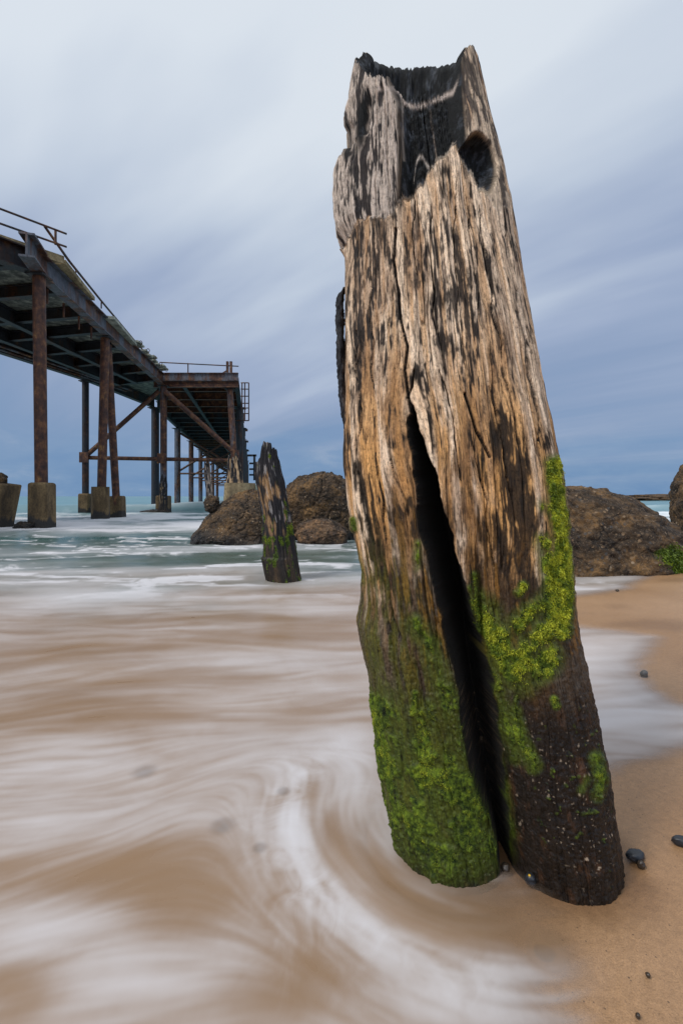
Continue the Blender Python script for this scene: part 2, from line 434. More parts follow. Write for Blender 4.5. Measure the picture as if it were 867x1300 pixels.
    def masks(u, v):
        M = {}
        M['edge'] = edge = np.interp(u, eu, ev) + 2.6 * vnoise2(u * .22, u * 0) + 2.2 * vnoise2(u * .6, u * 0 + 3) + 1.6 * vnoise2(u * 1.3, u * 0 + 7)
        M['abv'] = sst(-1.6, 1.6, edge - v) * front
        M['flank'] = sst(585, 590, u - np.interp(v, [60, 90, 120, 170, 200, 260], [-2, -1, 0, 4, 8, 12]))
        M['centre'] = sst(500, 508, u + np.interp(v, [60, 108, 130, 200, 260], [24, 8, -2, -4, 0])) * (1 - M['flank'])
        q = np.hypot((u - 608 - (v - 208) * .10) / 19.5, (v - 209) / 41)
        M['oval'] = (1 - sst(.85, 1.04, q)) * front * sst(-3, 3, edge - v); M['oq'] = q
        M['lslit'] = (1 - sst(.5, 1.1, np.hypot((u - 460.5 + (v - 150) * .12) / 7.5, (v - 152) / 42))) * front
        M['lnotch'] = (1 - sst(.6, 1.1, np.hypot((u - 440) / 7, (v - 178) / 26))) * front
        M['thm'] = ((u > 524) & (u < 547)) * sst(-2, 2, v - np.interp(u, tu, tv)) * front
        M['leftpart'] = M['abv'] * (1 - M['centre']) * (1 - M['flank'])
        cL = np.interp(v, cyl, cl) + 2.4 * vnoise2(v * .05, v * 0) + .8 * vnoise2(v * .2, v * 0 + 4)
        cR = np.interp(v, cyl, crx) + 2.4 * vnoise2(v * .05, v * 0 + 8) + .8 * vnoise2(v * .2, v * 0 + 14)
        M['inside'] = sst(-1.3, 1.6, u - cL) * sst(-1.3, 1.6, cR - u) * sst(508, 524, v) * front
        M['wide'] = sst(-1.7, -1.0, u - cL) * sst(-1.7, -1.0, cR - u) * sst(512, 528, v) * front
        M['lip'] = np.exp(-np.minimum(np.abs(u - cL), np.abs(u - cR)) / 9) * (1 - M['inside']) * sst(520, 600, v) * front
        fis = segdist(u, v, [(521, 522), (517, 498), (513, 470), (517, 440), (508, 405), (505, 370), (499, 330), (502, 290)])
        fis = (1 - sst(.5, 2.4, fis)) * front
        fis = np.maximum(fis, (1 - sst(.5, 1.5, segdist(u, v, [(541, 124), (546, 165), (552, 206)]))) * front * .9)
        f2 = segdist(u, v, [(517, 505), (523, 490), (525, 470)]); f3 = segdist(u, v, [(455, 600), (463, 650), (474, 690)]); f4 = segdist(u, v, [(590, 500), (604, 545), (622, 580)])
        for f, wd in ((f2, 2.0), (f3, 2.6), (f4, 2.4)): fis = np.maximum(fis, (1 - sst(.4, wd, f)) * front)
        jx = u + 3.0 * vnoise2(v * .03, v * 0 + 2) + .7 * vnoise2(v * .16, v * 0 + 5)
        for pl, wd in (([(546, 262), (548, 330), (553, 425)], 1.5), ([(578, 225), (577, 300), (584, 440)], 1.3), ([(606, 262), (622, 370), (640, 470), (656, 560)], 1.7), ([(472, 320), (470, 400), (474, 500)], 1.4),
                       ([(640, 300), (664, 430), (684, 560)], 1.6), ([(452, 420), (456, 540), (452, 610)], 1.5), ([(560, 470), (578, 560), (586, 610)], 1.2), ([(620, 490), (640, 560), (650, 640)], 1.9),
                       ([(488, 540), (500, 600), (520, 655)], 1.4), ([(525, 250), (524, 300), (530, 350)], 1.2), ([(470, 520), (480, 600), (492, 690)], 1.6), ([(600, 560), (618, 640), (628, 720)], 1.5), ([(592, 250), (600, 330), (612, 420)], 1.2)):
            tv_ = np.clip((v - pl[0][1]) / (pl[-1][1] - pl[0][1]), 0, 1)
            wv_ = wd * (.45 + .75 * np.sqrt(np.maximum(tv_ * (1 - tv_), 0)) * 2 * (.6 + .6 * vnoise2(v * .05 + pl[0][0], v * 0)))
            fis = np.maximum(fis, (1 - sst(.2, 1, segdist(jx, v, pl) / np.maximum(wv_, .25))) * front * (.45 + .5 * sst(-.4, .1, vnoise2(v * .09, v * 0 + pl[0][0]))))
        M['fis'] = fis
        mk = np.zeros_like(u)
        for pts, wd, soft, am in (
            ([(702, 588), (709, 650), (714, 710), (716, 770), (714, 800)], 10, 12, 1.15),
            ([(694, 690), (703, 740), (700, 790)], 12, 18, 1.0), ([(690, 800), (672, 822), (650, 845)], 15, 22, .95), ([(618, 795), (640, 835), (668, 868)], 13, 22, .9),
            ([(612, 775), (640, 835), (662, 858), (690, 835)], 20, 26, .88), ([(690, 640), (712, 660)], 8, 14, .7), ([(660, 790), (690, 770)], 14, 24, .8), ([(625, 840), (640, 900), (655, 960)], 9, 16, .62), ([(640, 1000), (640, 1070)], 6, 12, .6),
            ([(652, 905), (662, 940), (678, 972)], 8, 12, .9), ([(640, 880), (632, 960), (650, 1060)], 6, 14, .5),
            ([(756, 962), (764, 990), (758, 1010)], 8, 10, .85), ([(746, 990), (738, 1004)], 5, 8, .7),
            ([(530, 690), (530, 722)], 4, 8, .7), ([(602, 730), (604, 790)], 4, 9, .65), ([(596, 745), (600, 770)], 4, 8, .65),
            ([(664, 744), (658, 752)], 6, 7, .95), ([(655, 885), (653, 896)], 3, 5, .8), ([(703, 888), (706, 896)], 5, 5, .9),
            ([(527, 793), (545, 815), (556, 850), (570, 890), (590, 960)], 11, 20, .75),
            ([(540, 905), (538, 960), (560, 1010)], 16, 26, .75),
            ([(527, 880), (524, 905)], 5, 6, .75),
            ([(478, 905), (490, 970), (512, 1040), (560, 1085), (600, 1085)], 30, 48, .88),
            ([(550, 985), (590, 1030), (600, 1075)], 40, 46, .80), ([(470, 800), (480, 880), (500, 960)], 7, 28, .5),
            ([(456, 700), (462, 740)], 4, 8, .45), ([(448, 660), (450, 672)], 5, 5, .7), ([(700, 505), (702, 515)], 1, 4, .6)):
            mk = np.maximum(mk, (1 - sst(wd - soft, wd + soft, segdist(u, v, pts))) * am)
        M['mk'] = mk
        M['moss'] = sst(.30, .52, mk * (.20 + 1.05 * mn)) * front * (1 - M['inside'])
        return M
    M = masks(u, v)
    lowz = sst(600, 900, v + 60 * lump)
    sp0 = sst(.46, .56, low2) * sst(760, 900, v) * .6 * (1 - M['inside']) * sst(.0, .3, blot)
    moss = np.maximum(M['moss'], sp0)
    mossb = sst(.2, .45, fbm3(X3 * 9 + 2, Y3 * 9, z * 4, 4) + .5 * sst(700, 1050, py) - .25) * (1 - front) * sst(560, 700, py)
    moss = np.maximum(moss, mossb)
    # ------------- relief
    amp = lerp(1.0, .55, lowz) * (1 - .7 * M['leftpart'])
    disp = -(M['abv'] * (.010 + .052 * M['centre'] * (1 - .55 * M['thm'])) * (1 - M['flank']) + M['oval'] * .055 + M['lslit'] * .022 + M['lnotch'] * .012)
    disp = disp + amp * (.0065 * fib1 + .0042 * fib2 + .0018 * fib3) + .009 * lump - .012 * crack * (1 - .5 * lowz) - .006 * crack2
    disp += lowz * (.0038 * pit + .0022 * fine)
    disp += M['abv'] * (.010 * fbm3(X3 * 44, Y3 * 44, z * 24, 5, .65) + .004 * pit) * (M['centre'] + M['oval'] * 1.2) + M['leftpart'] * (.0045 * fib2 + .0055 * fib4)
    disp -= np.interp(py, [505, 560, 650, 800, 1185], [.05, .13, .19, .22, .22]) * M['inside'] + M['fis'] * .014
    disp += .006 * M['lip']
    disp += moss * (.004 + .010 * np.maximum(fbm3(X3 * 60, Y3 * 60, z * 60, 3), -.3))
    r2 = np.maximum(r + disp, .012)
    Xo = np.stack([cx + r2 * cs, Yc + r2 * sn, z], -1)
    # ------------- wood colour, the split's shade painted in, laid out on the finished skin
    u, v = project(Xo)
    M2 = masks(u, v)
    S = np.array
    abv, centre, flank, oval, leftpart, edge = M2['abv'], M2['centre'], M2['flank'], M2['oval'], M2['leftpart'], M2['edge']
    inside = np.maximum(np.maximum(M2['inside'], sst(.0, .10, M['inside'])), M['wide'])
    fis = np.maximum(M2['fis'], M['fis'])
    pale = S([.80, .62, .45]); tan = S([.56, .36, .205]); gold = S([.58, .30, .095]); dk = S([.050, .031, .020])
    col = np.empty(u.shape + (3,), np.float32); col[:] = tan
    col = mixc(col, pale, sst(-.25, .3, fib1 + .7 * fib2 + .25 * (1 - sst(300, 600, v))) * .95)
    warm = sst(400, 600, v + 60 * blot) * .85
    col = mixc(col, gold, warm * sst(-.4, .3, -fib1 + .6 * blot2))
    col = mixc(col, [.21, .10, .042], sst(.05, .35, blot - .1 * fib2) * .5)
    col = mixc(col, [.14, .078, .043], sst(.06, .30, fib2 + .6 * blot2) * .5)
    calm = sst(-.22, .22, fbm3(X3 * 11 + 21, Y3 * 11, z * 3.0, 3)) * (1 - .55 * np.exp(-((v - 580) / 75) ** 2))
    col = mixc(col, dk, calm * sst(.15, .34, blot2 * .8 + blot * .4 + .30 * fib1 + .3 * fib4 + .3 * fib3 - .03) * .75)
    col = mixc(col, [.03, .022, .018], calm * sst(.20, .30, fib4 * .8 + .35 * blot) * .75)
    bpatch = np.exp(-(((u - 585 - (v - 380) * .10) / 36) ** 2 + ((v - 385) / 80) ** 2)) + .8 * np.exp(-(((u - 470) / 28) ** 2 + ((v - 410) / 66) ** 2)) + .6 * np.exp(-(((u - 545) / 16) ** 2 + ((v - 460) / 40) ** 2)) + .7 * np.exp(-(((u - 455) / 20) ** 2 + ((v - 315) / 30) ** 2)) + .5 * np.exp(-(((u - 560) / 40) ** 2 + ((v - 290) / 36) ** 2))
    bpatch *= front
    bl = sst(.30, .52, bpatch * .52 + .55 * blot2 + .30 * fib2 + .35 * fib4 + .42 * fib3 + .22 * pit - .03)
    col = mixc(col, [.020, .016, .015], bl * .90)
    col = mixc(col, [.010, .009, .009], np.clip(crack * .9 + crack2 * .7 + fis, 0, 1))
    wl = np.exp(-((segdist(u, v, [(446, 560), (462, 640), (480, 720), (520, 760)])) / 12) ** 2) + np.exp(-((segdist(u, v, [(640, 560), (655, 640), (650, 720), (690, 760)])) / 30) ** 2) * .95 + .7 * np.exp(-((segdist(u, v, [(500, 655), (530, 640), (535, 680)])) / 16) ** 2)
    wdk = sst(.28, .55, wl * .68 + .7 * blot2 + .35 * fib2 + .35 * fib3 + .3 * fib4) * front
    col = mixc(col, [.018, .012, .008], wdk * .93)
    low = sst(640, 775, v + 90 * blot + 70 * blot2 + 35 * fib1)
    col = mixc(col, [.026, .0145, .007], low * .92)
    golden = sst(.12, .4, fib2 * .6 + blot2 * .8) * low * (1 - sst(800, 960, v))
    col = mixc(col, [.22, .105, .022], golden * .8)  # golden brown streaks in the dark lower wood
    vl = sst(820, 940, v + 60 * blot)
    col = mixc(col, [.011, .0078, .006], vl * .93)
    speck = sst(.12, .5, fbm3(X3 * 60, Y3 * 60, z * 16, 4, .65)) * vl
    col = mixc(col, [.062, .028, .013], speck * .7)
    barn = sst(.72, .80, vnoise3(X3 * 230 + 6, Y3 * 230, z * 200)) * vl * sst(-.1, .3, blot)
    col = mixc(col, [.36, .28, .2], barn * .7)
    # upper weathered / charred parts
    lf = sst(-.06, .20, .7 * fib2 + .5 * fib1 + .35 * fib3 + .8 * fib4 + .25 * blot)
    colL = lerp(S([.016, .015, .018]), S([.46, .385, .325]), lf[..., None])
    col = col + (colL - col) * (leftpart * .97)[..., None]
    char = np.clip(abv * centre + oval * 1.3 + M2['lslit'] * 1.0 + M2['lnotch'] * .5, 0, 1)
    xp, yp = Xo[..., 0], Xo[..., 1]
    pitc = fbm3(xp * 48, yp * 48, z * 26, 6, .68) + .25 * fbm3(xp * 20, yp * 20, z * 9, 2)
    colC = lerp(S([.004, .005, .006]), S([.055, .064, .078]), sst(.02, .45, pitc)[..., None])
    col = col + (colC - col) * char[..., None]
    lipm = np.exp(-((edge - v - .5) / 1.7) ** 2) * front * sst(495, 505, u) * (1 - sst(640, 646, u))
    col = mixc(col, [.62, .52, .42], lipm * .85)
    rimv = np.interp(u, [470, 480, 500, 507, 513, 528, 543, 556, 575, 583], [100, 107, 107, 112, 125, 132, 127, 121, 113, 92])
    rimf = np.exp(-((v - rimv - 5 + 3 * fib4) / 3.2) ** 2) * front * sst(476, 482, u) * (1 - sst(577, 585, u)) * sst(-.5, .2, fib2 + .2)
    col = mixc(col, [.55, .46, .40], rimf * .9)
    cln = np.exp(-((u - np.interp(v, [108, 130, 200, 212], [507, 510, 512, 514]) + 2 * fib4) / 1.5) ** 2) * (v < 205) * (v > 112) * front * sst(-.4, .1, fib2)
    col = mixc(col, [.52, .44, .37], cln * .6)
    slv = np.exp(-((segdist(u, v, [(543.6, 126), (548.6, 165), (554.4, 204)])) / .9) ** 2) * front * sst(-.5, .1, fib2 + .2)
    col = mixc(col, [.36, .28, .22], slv * .7)
    thl = np.exp(-(np.abs(v - np.interp(u, tu, tv)) / 3.0) ** 2) * ((u > 525) & (u < 546)) * front
    col = mixc(col, [.55, .48, .42], thl * .8)
    ovl = np.exp(-((M2['oq'] - 1.1) / .06) ** 2) * sst(-2, 3, edge - v) * front * (u > 606)
    col = mixc(col, [.42, .34, .26], ovl * .6)
    fl = flank * abv * (1 - oval)
    col = mixc(col, [.46, .36, .26], fl * sst(-.2, .2, fib1 + .5 * fib2) * .85)
    col = mixc(col, [.04, .03, .027], fl * sst(.02, .2, blot2 + .35 * blot + .3 * fib4) * .85)
    col = mixc(col, [.007, .006, .005], np.clip(inside, 0, 1))  # unlit depth of the split painted near black
    col = mixc(col, [.11, .075, .045], inside * sst(862, 885, v) * sst(.16, .42, fbm3(Xo[..., 0] * 80, Xo[..., 1] * 80, z * 90, 4, .65)) * .8)
    moss2 = np.maximum(M2['moss'], np.minimum(moss, 1 - front + sp0))
    mcol = lerp(S([.010, .024, .003]), S([.12, .17, .010]), np.clip(.5 + .9 * fine + .5 * pit, 0, 1)[..., None])
    dkm = sst(930, 1100, v) * sst(600, 700, 1300 - u)
    mcol = mcol * (1 - .2 * dkm[..., None])
    col = col + (mcol - col) * np.clip(moss2, 0, 1)[..., None]
    film = sst(.06, .45, M2['mk'] * (.45 + .7 * mn)) * front * (1 - moss2) * (1 - inside)
    col = mixc(col, [.060, .085, .006], film * .8)
    algae = np.exp(-((segdist(u, v, [(470, 750), (500, 850), (540, 900), (520, 1000)])) / 55) ** 2) * sst(-.25, .25, fib2 + .6 * blot2) * front * (1 - moss2) * (1 - inside)
    col = mixc(col, [.070, .074, .006], algae * .7)
    wet = np.clip(low * .8 + vl * .3, 0, 1) * (1 - moss2) * (1 - inside)
    grain = np.stack([gx, gy, z], -1)
    gm = np.clip(char + inside, 0, 1)[..., None]
    grain = grain * (1 - gm) + np.stack([Xo[..., 0], Xo[..., 1], z * 2.5], -1) * gm
    # ------------- hollow top: the wall goes inside
    rin = 46
    Vin, Cin, Gin = [], [], []
    top = Xo[-1]
    ctr = np.array([cx[-1].mean(), Yc[-1].mean() + .01])
    zmin = top[:, 2].min()
    for k in range(1, rin + 1):
        q = k / rin
        s1 = 1 - .16 * sst(0, .18, q) - .80 * sst(.25, 1.0, q)
        zz = lerp(top[:, 2], np.minimum(top[:, 2], zmin - .03), sst(0, .85, q)) - .10 * sst(.1, 1, q)
        jit = 1 + .06 * fbm3(np.cos(th) * 9, np.sin(th) * 9, np.full_like(th, q * 12), 3) * sst(0, .2, q)
        xy = ctr[None, :] + (top[:, :2] - ctr[None, :]) * (s1 * jit)[:, None]
        Vin.append(np.stack([xy[:, 0], xy[:, 1], zz], -1)); Gin.append(Vin[-1])
        pz = fbm3(np.cos(th) * 22, np.sin(th) * 22, np.full_like(th, q * 30), 3)
        pz = fbm3(Vin[-1][:, 0] * 45, Vin[-1][:, 1] * 45, Vin[-1][:, 2] * 28, 6, .68)
        Cin.append(lerp(S([.004, .005, .006]), S([.07, .078, .09]), sst(.0, .45, pz)[:, None]))
    X = np.concatenate([Xo, np.array(Vin)], 0); Cc = np.concatenate([col, np.array(Cin)], 0); Gr = np.concatenate([grain, np.array(Gin)], 0)
    wv = np.concatenate([wet, np.zeros((rin, len(th)))], 0)
    Fq = grid_faces(X.shape[0], X.shape[1], True)
    root = empty('timber_post', (.46, 1.36, 0), 'tall weathered split timber post with charred hollow top and green moss at its foot', 'post')
    off = np.array([.46, 1.36, 0])
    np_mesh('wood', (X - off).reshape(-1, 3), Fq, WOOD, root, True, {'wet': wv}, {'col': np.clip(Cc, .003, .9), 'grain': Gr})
    # moss tufts
    nrm = grid_normals(Xo)
    area = np.linalg.norm(np.cross(np.roll(Xo, -1, 1) - Xo, np.roll(Xo, -1, 0) - Xo), axis=2); area[-1] = 0
    pr = (np.clip(moss2, 0, 1) ** 1.5 * sst(.25, .85, M2['mk'] * (.35 + .85 * mn) + .25 * (1 - front) + .2 * sp0) * area * sst(-.5, .1, pit + .4)).ravel(); pr /= pr.sum()
    ids = rng.choice(pr.size, 210000, p=pr)
    pp = (Xo - off).reshape(-1, 3)[ids]; nn = nrm.reshape(-1, 3)[ids]
    uu = u.ravel()[ids]; vv = v.ravel()[ids]
    right = sst(600, 640, uu - np.interp(vv, [600, 1100], [-40, 40]))
    clump = fbm3(pp[:, 0] * 60, pp[:, 1] * 60, pp[:, 2] * 60, 3)
    tone = .42 + .85 * clump + .34 * right * (1 - sst(860, 1000, vv)) * sst(560, 700, uu) - .12 * (1 - right) * sst(900, 1040, vv) + .05
    yl = np.exp(-((segdist(uu, vv, [(540, 905), (538, 960), (556, 1000)])) / 22) ** 2)
    tone += .38 * yl
    size = lerp(.0021, .0046, right * (1 - sst(820, 900, vv))) * (.35 + .75 * rng.rand(len(ids))) * np.clip(.35 + .75 * M2['mk'].ravel()[ids], .4, 1.1)
    tufts('moss', pp, nn, np.clip(tone, 0, 1), size, MOSS, root, 2, .17)
    # loose charred splinter hanging on the left side
    n2, m2 = 26, 190
    tt = np.linspace(0, 1, m2)[:, None]; ang = np.linspace(0, 2 * math.pi, n2, endpoint=False)[None, :]
    ys = 362 + tt * 190
    xs = np.interp(ys, [362, 372, 385, 420, 458, 500, 548], [438, 433, 431.5, 432, 433.5, 435, 440])
    Yp = Y0f(ys)
    hw = np.interp(ys, [360, 375, 400, 460, 510, 552], [.003, .013, .015, .014, .013, .005]) + .004 * vnoise2(ys * .12, ang * 2)
    zz = CAMZ - (ys - HY) / F0 * Yp
    xx = (xs - CX) / F0 * Yp + hw * np.cos(ang) * .9 + .0016 * vnoise2(ys * .5, ang * 3)
    yy = Yp + .02 + hw * 2.2 * np.sin(ang)
    V = np.stack([xx, yy + 0 * xx, zz + 0 * xx], -1) - off
    cc = np.zeros(V.shape, np.float32); cc[:] = (.018, .018, .022)
    cc = mixc(cc, [.16, .14, .13], sst(.15, .5, fbm2(ang * 4 + 0 * ys, ys * .05, 3) * np.ones_like(xx)) * .6)
    np_mesh('splinter', V.reshape(-1, 3), grid_faces(m2, n2, True), WOOD, root, True, {'wet': np.zeros(m2 * n2)}, {'col': cc, 'grain': V})
    return root

# ================================================================== SMALLER TIMBERS
def stump(name, rows, Y, label, cat, seed, topn=6.0, mossy=0.0, nr=260, nc=150, blackness=.7, pal=(.30, .20, .12), depth=.8, parent=None, basez=None, taper_y=0.0, group=None, lowdark=1.0, topf=None, gs=None):
    """rows: list of (py, left px, right px) as measured at distance Y, from top to foot"""
    ry = [q[0] for q in rows]
    gs = gs or min(1, 2.2 / Y)
    th = np.linspace(0, 2 * math.pi, nc, endpoint=False)
    span = ry[-1] - ry[0]
    tops = ry[0] + topn * (.5 + .5 * fbm2(np.cos(th) * 1.6 + seed, np.sin(th) * 1.6, 3) * 1.8) + topn * .25 * vnoise2(th * 9 + seed, th * 0)
    if topf: tops = np.interp(np.cos(th), topf[0], topf[1]) + 2.0 * vnoise2(th * 6 + seed, th * 0)
    t = np.linspace(0, 1, nr)[:, None]
    py = ry[-1] + (tops[None, :] - ry[-1]) * t
    xl = np.interp(py, ry, [q[1] for q in rows]); xr = np.interp(py, ry, [q[2] for q in rows])
    k = Y / F0
    cx = ((xl + xr) / 2 - CX) * k; a = (xr - xl) / 2 * k
    z = CAMZ - (py - HY) * k
    T = np.broadcast_to(th[None, :], py.shape); cs, sn = np.cos(T), np.sin(T)
    am = a.mean()
    sx, sy, sz = cs * 1.0 + seed, sn * 1.0, z / am * .25
    lump = fbm3(sx * 1.5, sy * 1.5, sz * 1.5, 3); f1 = fbm3(sx * 5, sy * 5, sz * .9, 3); f2 = fbm3(sx * 13, sy * 13, sz * 2.5, 3); b2 = fbm3(sx * 4, sy * 4, sz * 3.5, 4)
    r = a * (1 + .10 * lump + .10 * f1 + .06 * f2)
    up = 1 - (py - ry[0]) / span
    X = np.stack([cx + r * cs, Y + r * sn * depth + taper_y * up, z], -1)
    col = np.empty(py.shape + (3,), np.float32); col[:] = pal
    col = mixc(col, tuple(c * 1.7 for c in pal), sst(-.1, .35, f1 + .5 * f2))
    col = mixc(col, [.014, .013, .015], sst(.35 - blackness, .60 - blackness, b2 + .4 * f2 + .25 * sst(.55, .9, 1 - (py - ry[0]) / span)))
    col = mixc(col, [.26, .24, .23], sst(.22, .4, fbm3(sx * 9 + 3, sy * 9, sz * 5, 3) - .1) * (py < ry[0] + span * .5) * .7)
    dn = sst(.55, .25, up + .12 * b2) if False else 1 - sst(.25, .5, up + .2 * b2)
    col = mixc(col, [.025, .018, .012], dn * .85 * lowdark)
    moss = np.zeros_like(r)
    if mossy:
        moss = sst(.08, .3, fbm3(sx * 4 + 4, sy * 4, sz * 6, 4) + .55 * np.exp(-((up - .36) / .16) ** 2) * (.75 + .35 * cs) - .36) * mossy
        col = mixc(col, [.07, .11, .012], moss * .9)
    # close the top as a hollow
    top = X[-1]; c0 = top.mean(0); ins = []; cins = []
    for q, (s, dz) in enumerate(((.7, .0), (.5, .25), (.25, .4), (.01, .45))):
        p = c0 + (top - c0) * s; p[:, 2] = lerp(top[:, 2], top[:, 2].min(), .3 + .2 * q) - dz * am * .6
        ins.append(p); cins.append(np.full((nc, 3), .016))
    A = np.concatenate([X, np.array(ins)], 0); Cc = np.concatenate([col, np.array(cins)], 0)
    gr = np.stack([cs * am * gs, sn * am * gs, z * gs], -1); gr = np.concatenate([gr, np.array(ins) * gs], 0)
    off = np.array([cx[0].mean(), Y, z[0].mean()])
    wet = np.concatenate([dn * .8, np.zeros((4, nc))], 0)
    root = None
    if mossy:
        root = empty(name, tuple(off), label, cat, group)
        o = np_mesh('wood', (A - off).reshape(-1, 3), grid_faces(A.shape[0], nc, True), WOOD, root, True, {'wet': wet}, {'col': Cc, 'grain': gr})
        nrm = grid_normals(X)
        pr = (moss ** 1.5).ravel(); pr /= pr.sum(); ids = rng.choice(pr.size, 16000, p=pr)
        pp = (X - off).reshape(-1, 3)[ids]
        tufts('moss', pp, nrm.reshape(-1, 3)[ids], np.clip(.42 + .5 * fbm3(pp[:, 0] * 12, pp[:, 1] * 12, pp[:, 2] * 12, 2), 0, 1), np.full(len(ids), .009), MOSS, root, 1)
        return root
    o = np_mesh(name, (A - off).reshape(-1, 3), grid_faces(A.shape[0], nc, True), WOOD, parent, True, {'wet': wet}, {'col': Cc, 'grain': gr})
    o.location = off
    if label: tag(o, label, cat, group)
    return o

# ================================================================== ROCKS
def ico(sub):
    import bmesh
    bm = bmesh.new(); bmesh.ops.create_icosphere(bm, subdivisions=sub, radius=1)
    V = np.array([v.co[:] for v in bm.verts], np.float32); Fc = np.array([[v.index for v in f.verts] for f in bm.faces], np.int32); bm.free()
    return V, Fc
ICO = {}
def worley(x, y, z):
    xi = np.floor(x); yi = np.floor(y); zi = np.floor(z)
    best = np.full(x.shape, 9.0); bid = np.zeros(x.shape)
    for i in (-1, 0, 1):
        for j in (-1, 0, 1):
            for k in (-1, 0, 1):
                a, b, c = (xi + i).astype(np.int32) & 255, (yi + j).astype(np.int32) & 255, (zi + k).astype(np.int32) & 255
                h = _perm[_perm[_perm[a] + b] + c] & 255
                px = xi + i + .5 + .45 * _val[h]; py = yi + j + .5 + .45 * _val[(h + 71) & 255]; pz = zi + k + .5 + .45 * _val[(h + 149) & 255]
                d = np.sqrt((px - x) ** 2 + (py - y) ** 2 + (pz - z) ** 2)
                m = d < best; best = np.where(m, d, best); bid = np.where(m, h, bid)
    return best, bid
def rock(name, c, s, label, seed, sub=6, e=2.6, rough=.16, mat=None, cat='rock', waterz=-.05, shape=None, group=None, weed=None, knob=1.0, parent=None, wetband=.38, peb=1.0):
    if sub not in ICO: ICO[sub] = ico(sub)
    V, Fc = ICO[sub]; V = V.copy()
    k = (np.abs(V) ** e).sum(1) ** (-1 / e)
    V = V * k[:, None]
    n1 = fbm3(V[:, 0] * 1.3 + seed, V[:, 1] * 1.3, V[:, 2] * 1.3, 3)
    n2 = fbm3(V[:, 0] * 4 + seed, V[:, 1] * 4, V[:, 2] * 4, 4)
    n3 = fbm3(V[:, 0] * 16 + seed, V[:, 1] * 16, V[:, 2] * 16, 3)
    rid = 1 - np.abs(fbm3(V[:, 0] * 2.4 + seed * 2, V[:, 1] * 2.4, V[:, 2] * 2.4, 3)) * 2
    V = V * (1 + rough * 1.2 * n1 + rough * .55 * n2 + rough * .22 * n3 * knob - rough * .35 * sst(.75, 1, rid))[:, None]
    V = V * np.array(s, np.float32)
    if shape: V = shape(V)
    if peb:
        nrm = V / (np.linalg.norm(V, axis=1, keepdims=True) + 1e-9)
        for fq, am, dens in ((6.5, .030, 120), (13, .016, 150)):
            d1, id1 = worley((V[:, 0] + seed) * fq, V[:, 1] * fq, V[:, 2] * fq * 1.3)
            V = V + nrm * (am * peb * np.sqrt(np.maximum(0, 1 - (d1 / .42) ** 2)) * (id1 < dens))[:, None]
        V = V + nrm * (.02 * peb * fbm3(V[:, 0] * 9, V[:, 1] * 9, V[:, 2] * 22, 4))[:, None]
    zw = V[:, 2] + c[2] - waterz
    wet = 1 - sst(.0, wetband, zw + .18 * n2 + .1 * n1)
    moss = np.zeros(len(V))
    o = None
    if weed:
        (wx, wy, wz, wr) = weed
        d = np.sqrt(((V + np.array(c) - np.array([wx, wy, wz])) ** 2).sum(1)) / wr
        moss = (1 - sst(.6, 1.05, d + .35 * n2)) * .9
    if weed:
        root = empty(name, c, label, cat, group)
        o = np_mesh('stone', V, Fc, mat or ROCK, root, True, {'wet': wet, 'moss': moss})
        ln = V / (np.linalg.norm(V, axis=1, keepdims=True) + 1e-9)
        pr = moss ** 2; pr /= pr.sum(); ids = rng.choice(len(V), 2600, p=pr)
        pp = V[ids]
        tufts('seaweed', pp, ln[ids], np.clip(.25 + .45 * fbm3(pp[:, 0] * 9, pp[:, 1] * 9, pp[:, 2] * 9, 3) + .1, 0, 1), np.full(len(ids), .028), MOSS, root, 2)
        return root
    o = np_mesh(name, V, Fc, mat or ROCK, parent, True, {'wet': wet, 'moss': moss}); o.location = c
    if label: tag(o, label, cat, group)
    return o

# ================================================================== SAND + SEA
def foot_d(x, y):
    return np.minimum(np.hypot(x - .31, y - 1.36), np.hypot(x - .615, y - 1.325)) - .155
def sand_h(x, y):
    rise = .018 * np.maximum(0, x - .9) * sst(.5, 3, y + 0 * x) * (1 - sst(7, 14, y))
    rise = np.minimum(rise, .25)
    sea = sst(5.2, 16, y + (-.9) * np.clip(x, -3, 3)) * 1.4
    sea = np.where((x > 1.4) & (y < 9), sea * 0, sea)
    fd = foot_d(x, y)
    scour = -.012 * np.exp(-(np.maximum(fd, 0) / .055) ** 2) + .004 * np.exp(-((fd - .13) / .05) ** 2)
    return rise - sea - .35 * sst(16, 60, y) + scour
def sea_h(x, y):
    h = -.2 * sst(5.0, 15, y)
    # breaking roller and the spilled foam ahead of it
    yc = 40 + .10 * (x + 13) + 1.2 * vnoise2(x * .08 + 3, x * 0)
    d = y - yc
    amp = .78 * (.75 + .35 * vnoise2(x * .11 + 9, x * 0))
    h = h + amp * np.where(d < 0, np.exp(-(d / 1.5) ** 2), np.exp(-(d / 4.5) ** 2))
    yc2 = 20.5 + .12 * (x + 10) + .8 * vnoise2(x * .2, x * 0 + 5)
    h = h + .13 * np.exp(-((y - yc2) / 1.7) ** 2) * (.7 + .5 * vnoise2(x * .3, x * 0))
    far = sst(44, 80, y)
    h = h + far * .12 * vnoise2(x * .05, y * .16) + .05 * sst(46, 60, y) * vnoise2(x * .2, y * .5)
    mid = sst(4, 9, y) * (1 - sst(36, 46, y))
    h = h + mid * (.050 * fbm2(x * .7 + 4, y * .9, 4) + .016 * vnoise2(x * 2, y * 2.6))
    nr = sst(2.2, 4, y) * (1 - sst(7, 10, y))
    h = h + nr * .012 * fbm2(x * 1.1 + 2, y * 1.9, 3)
    return h

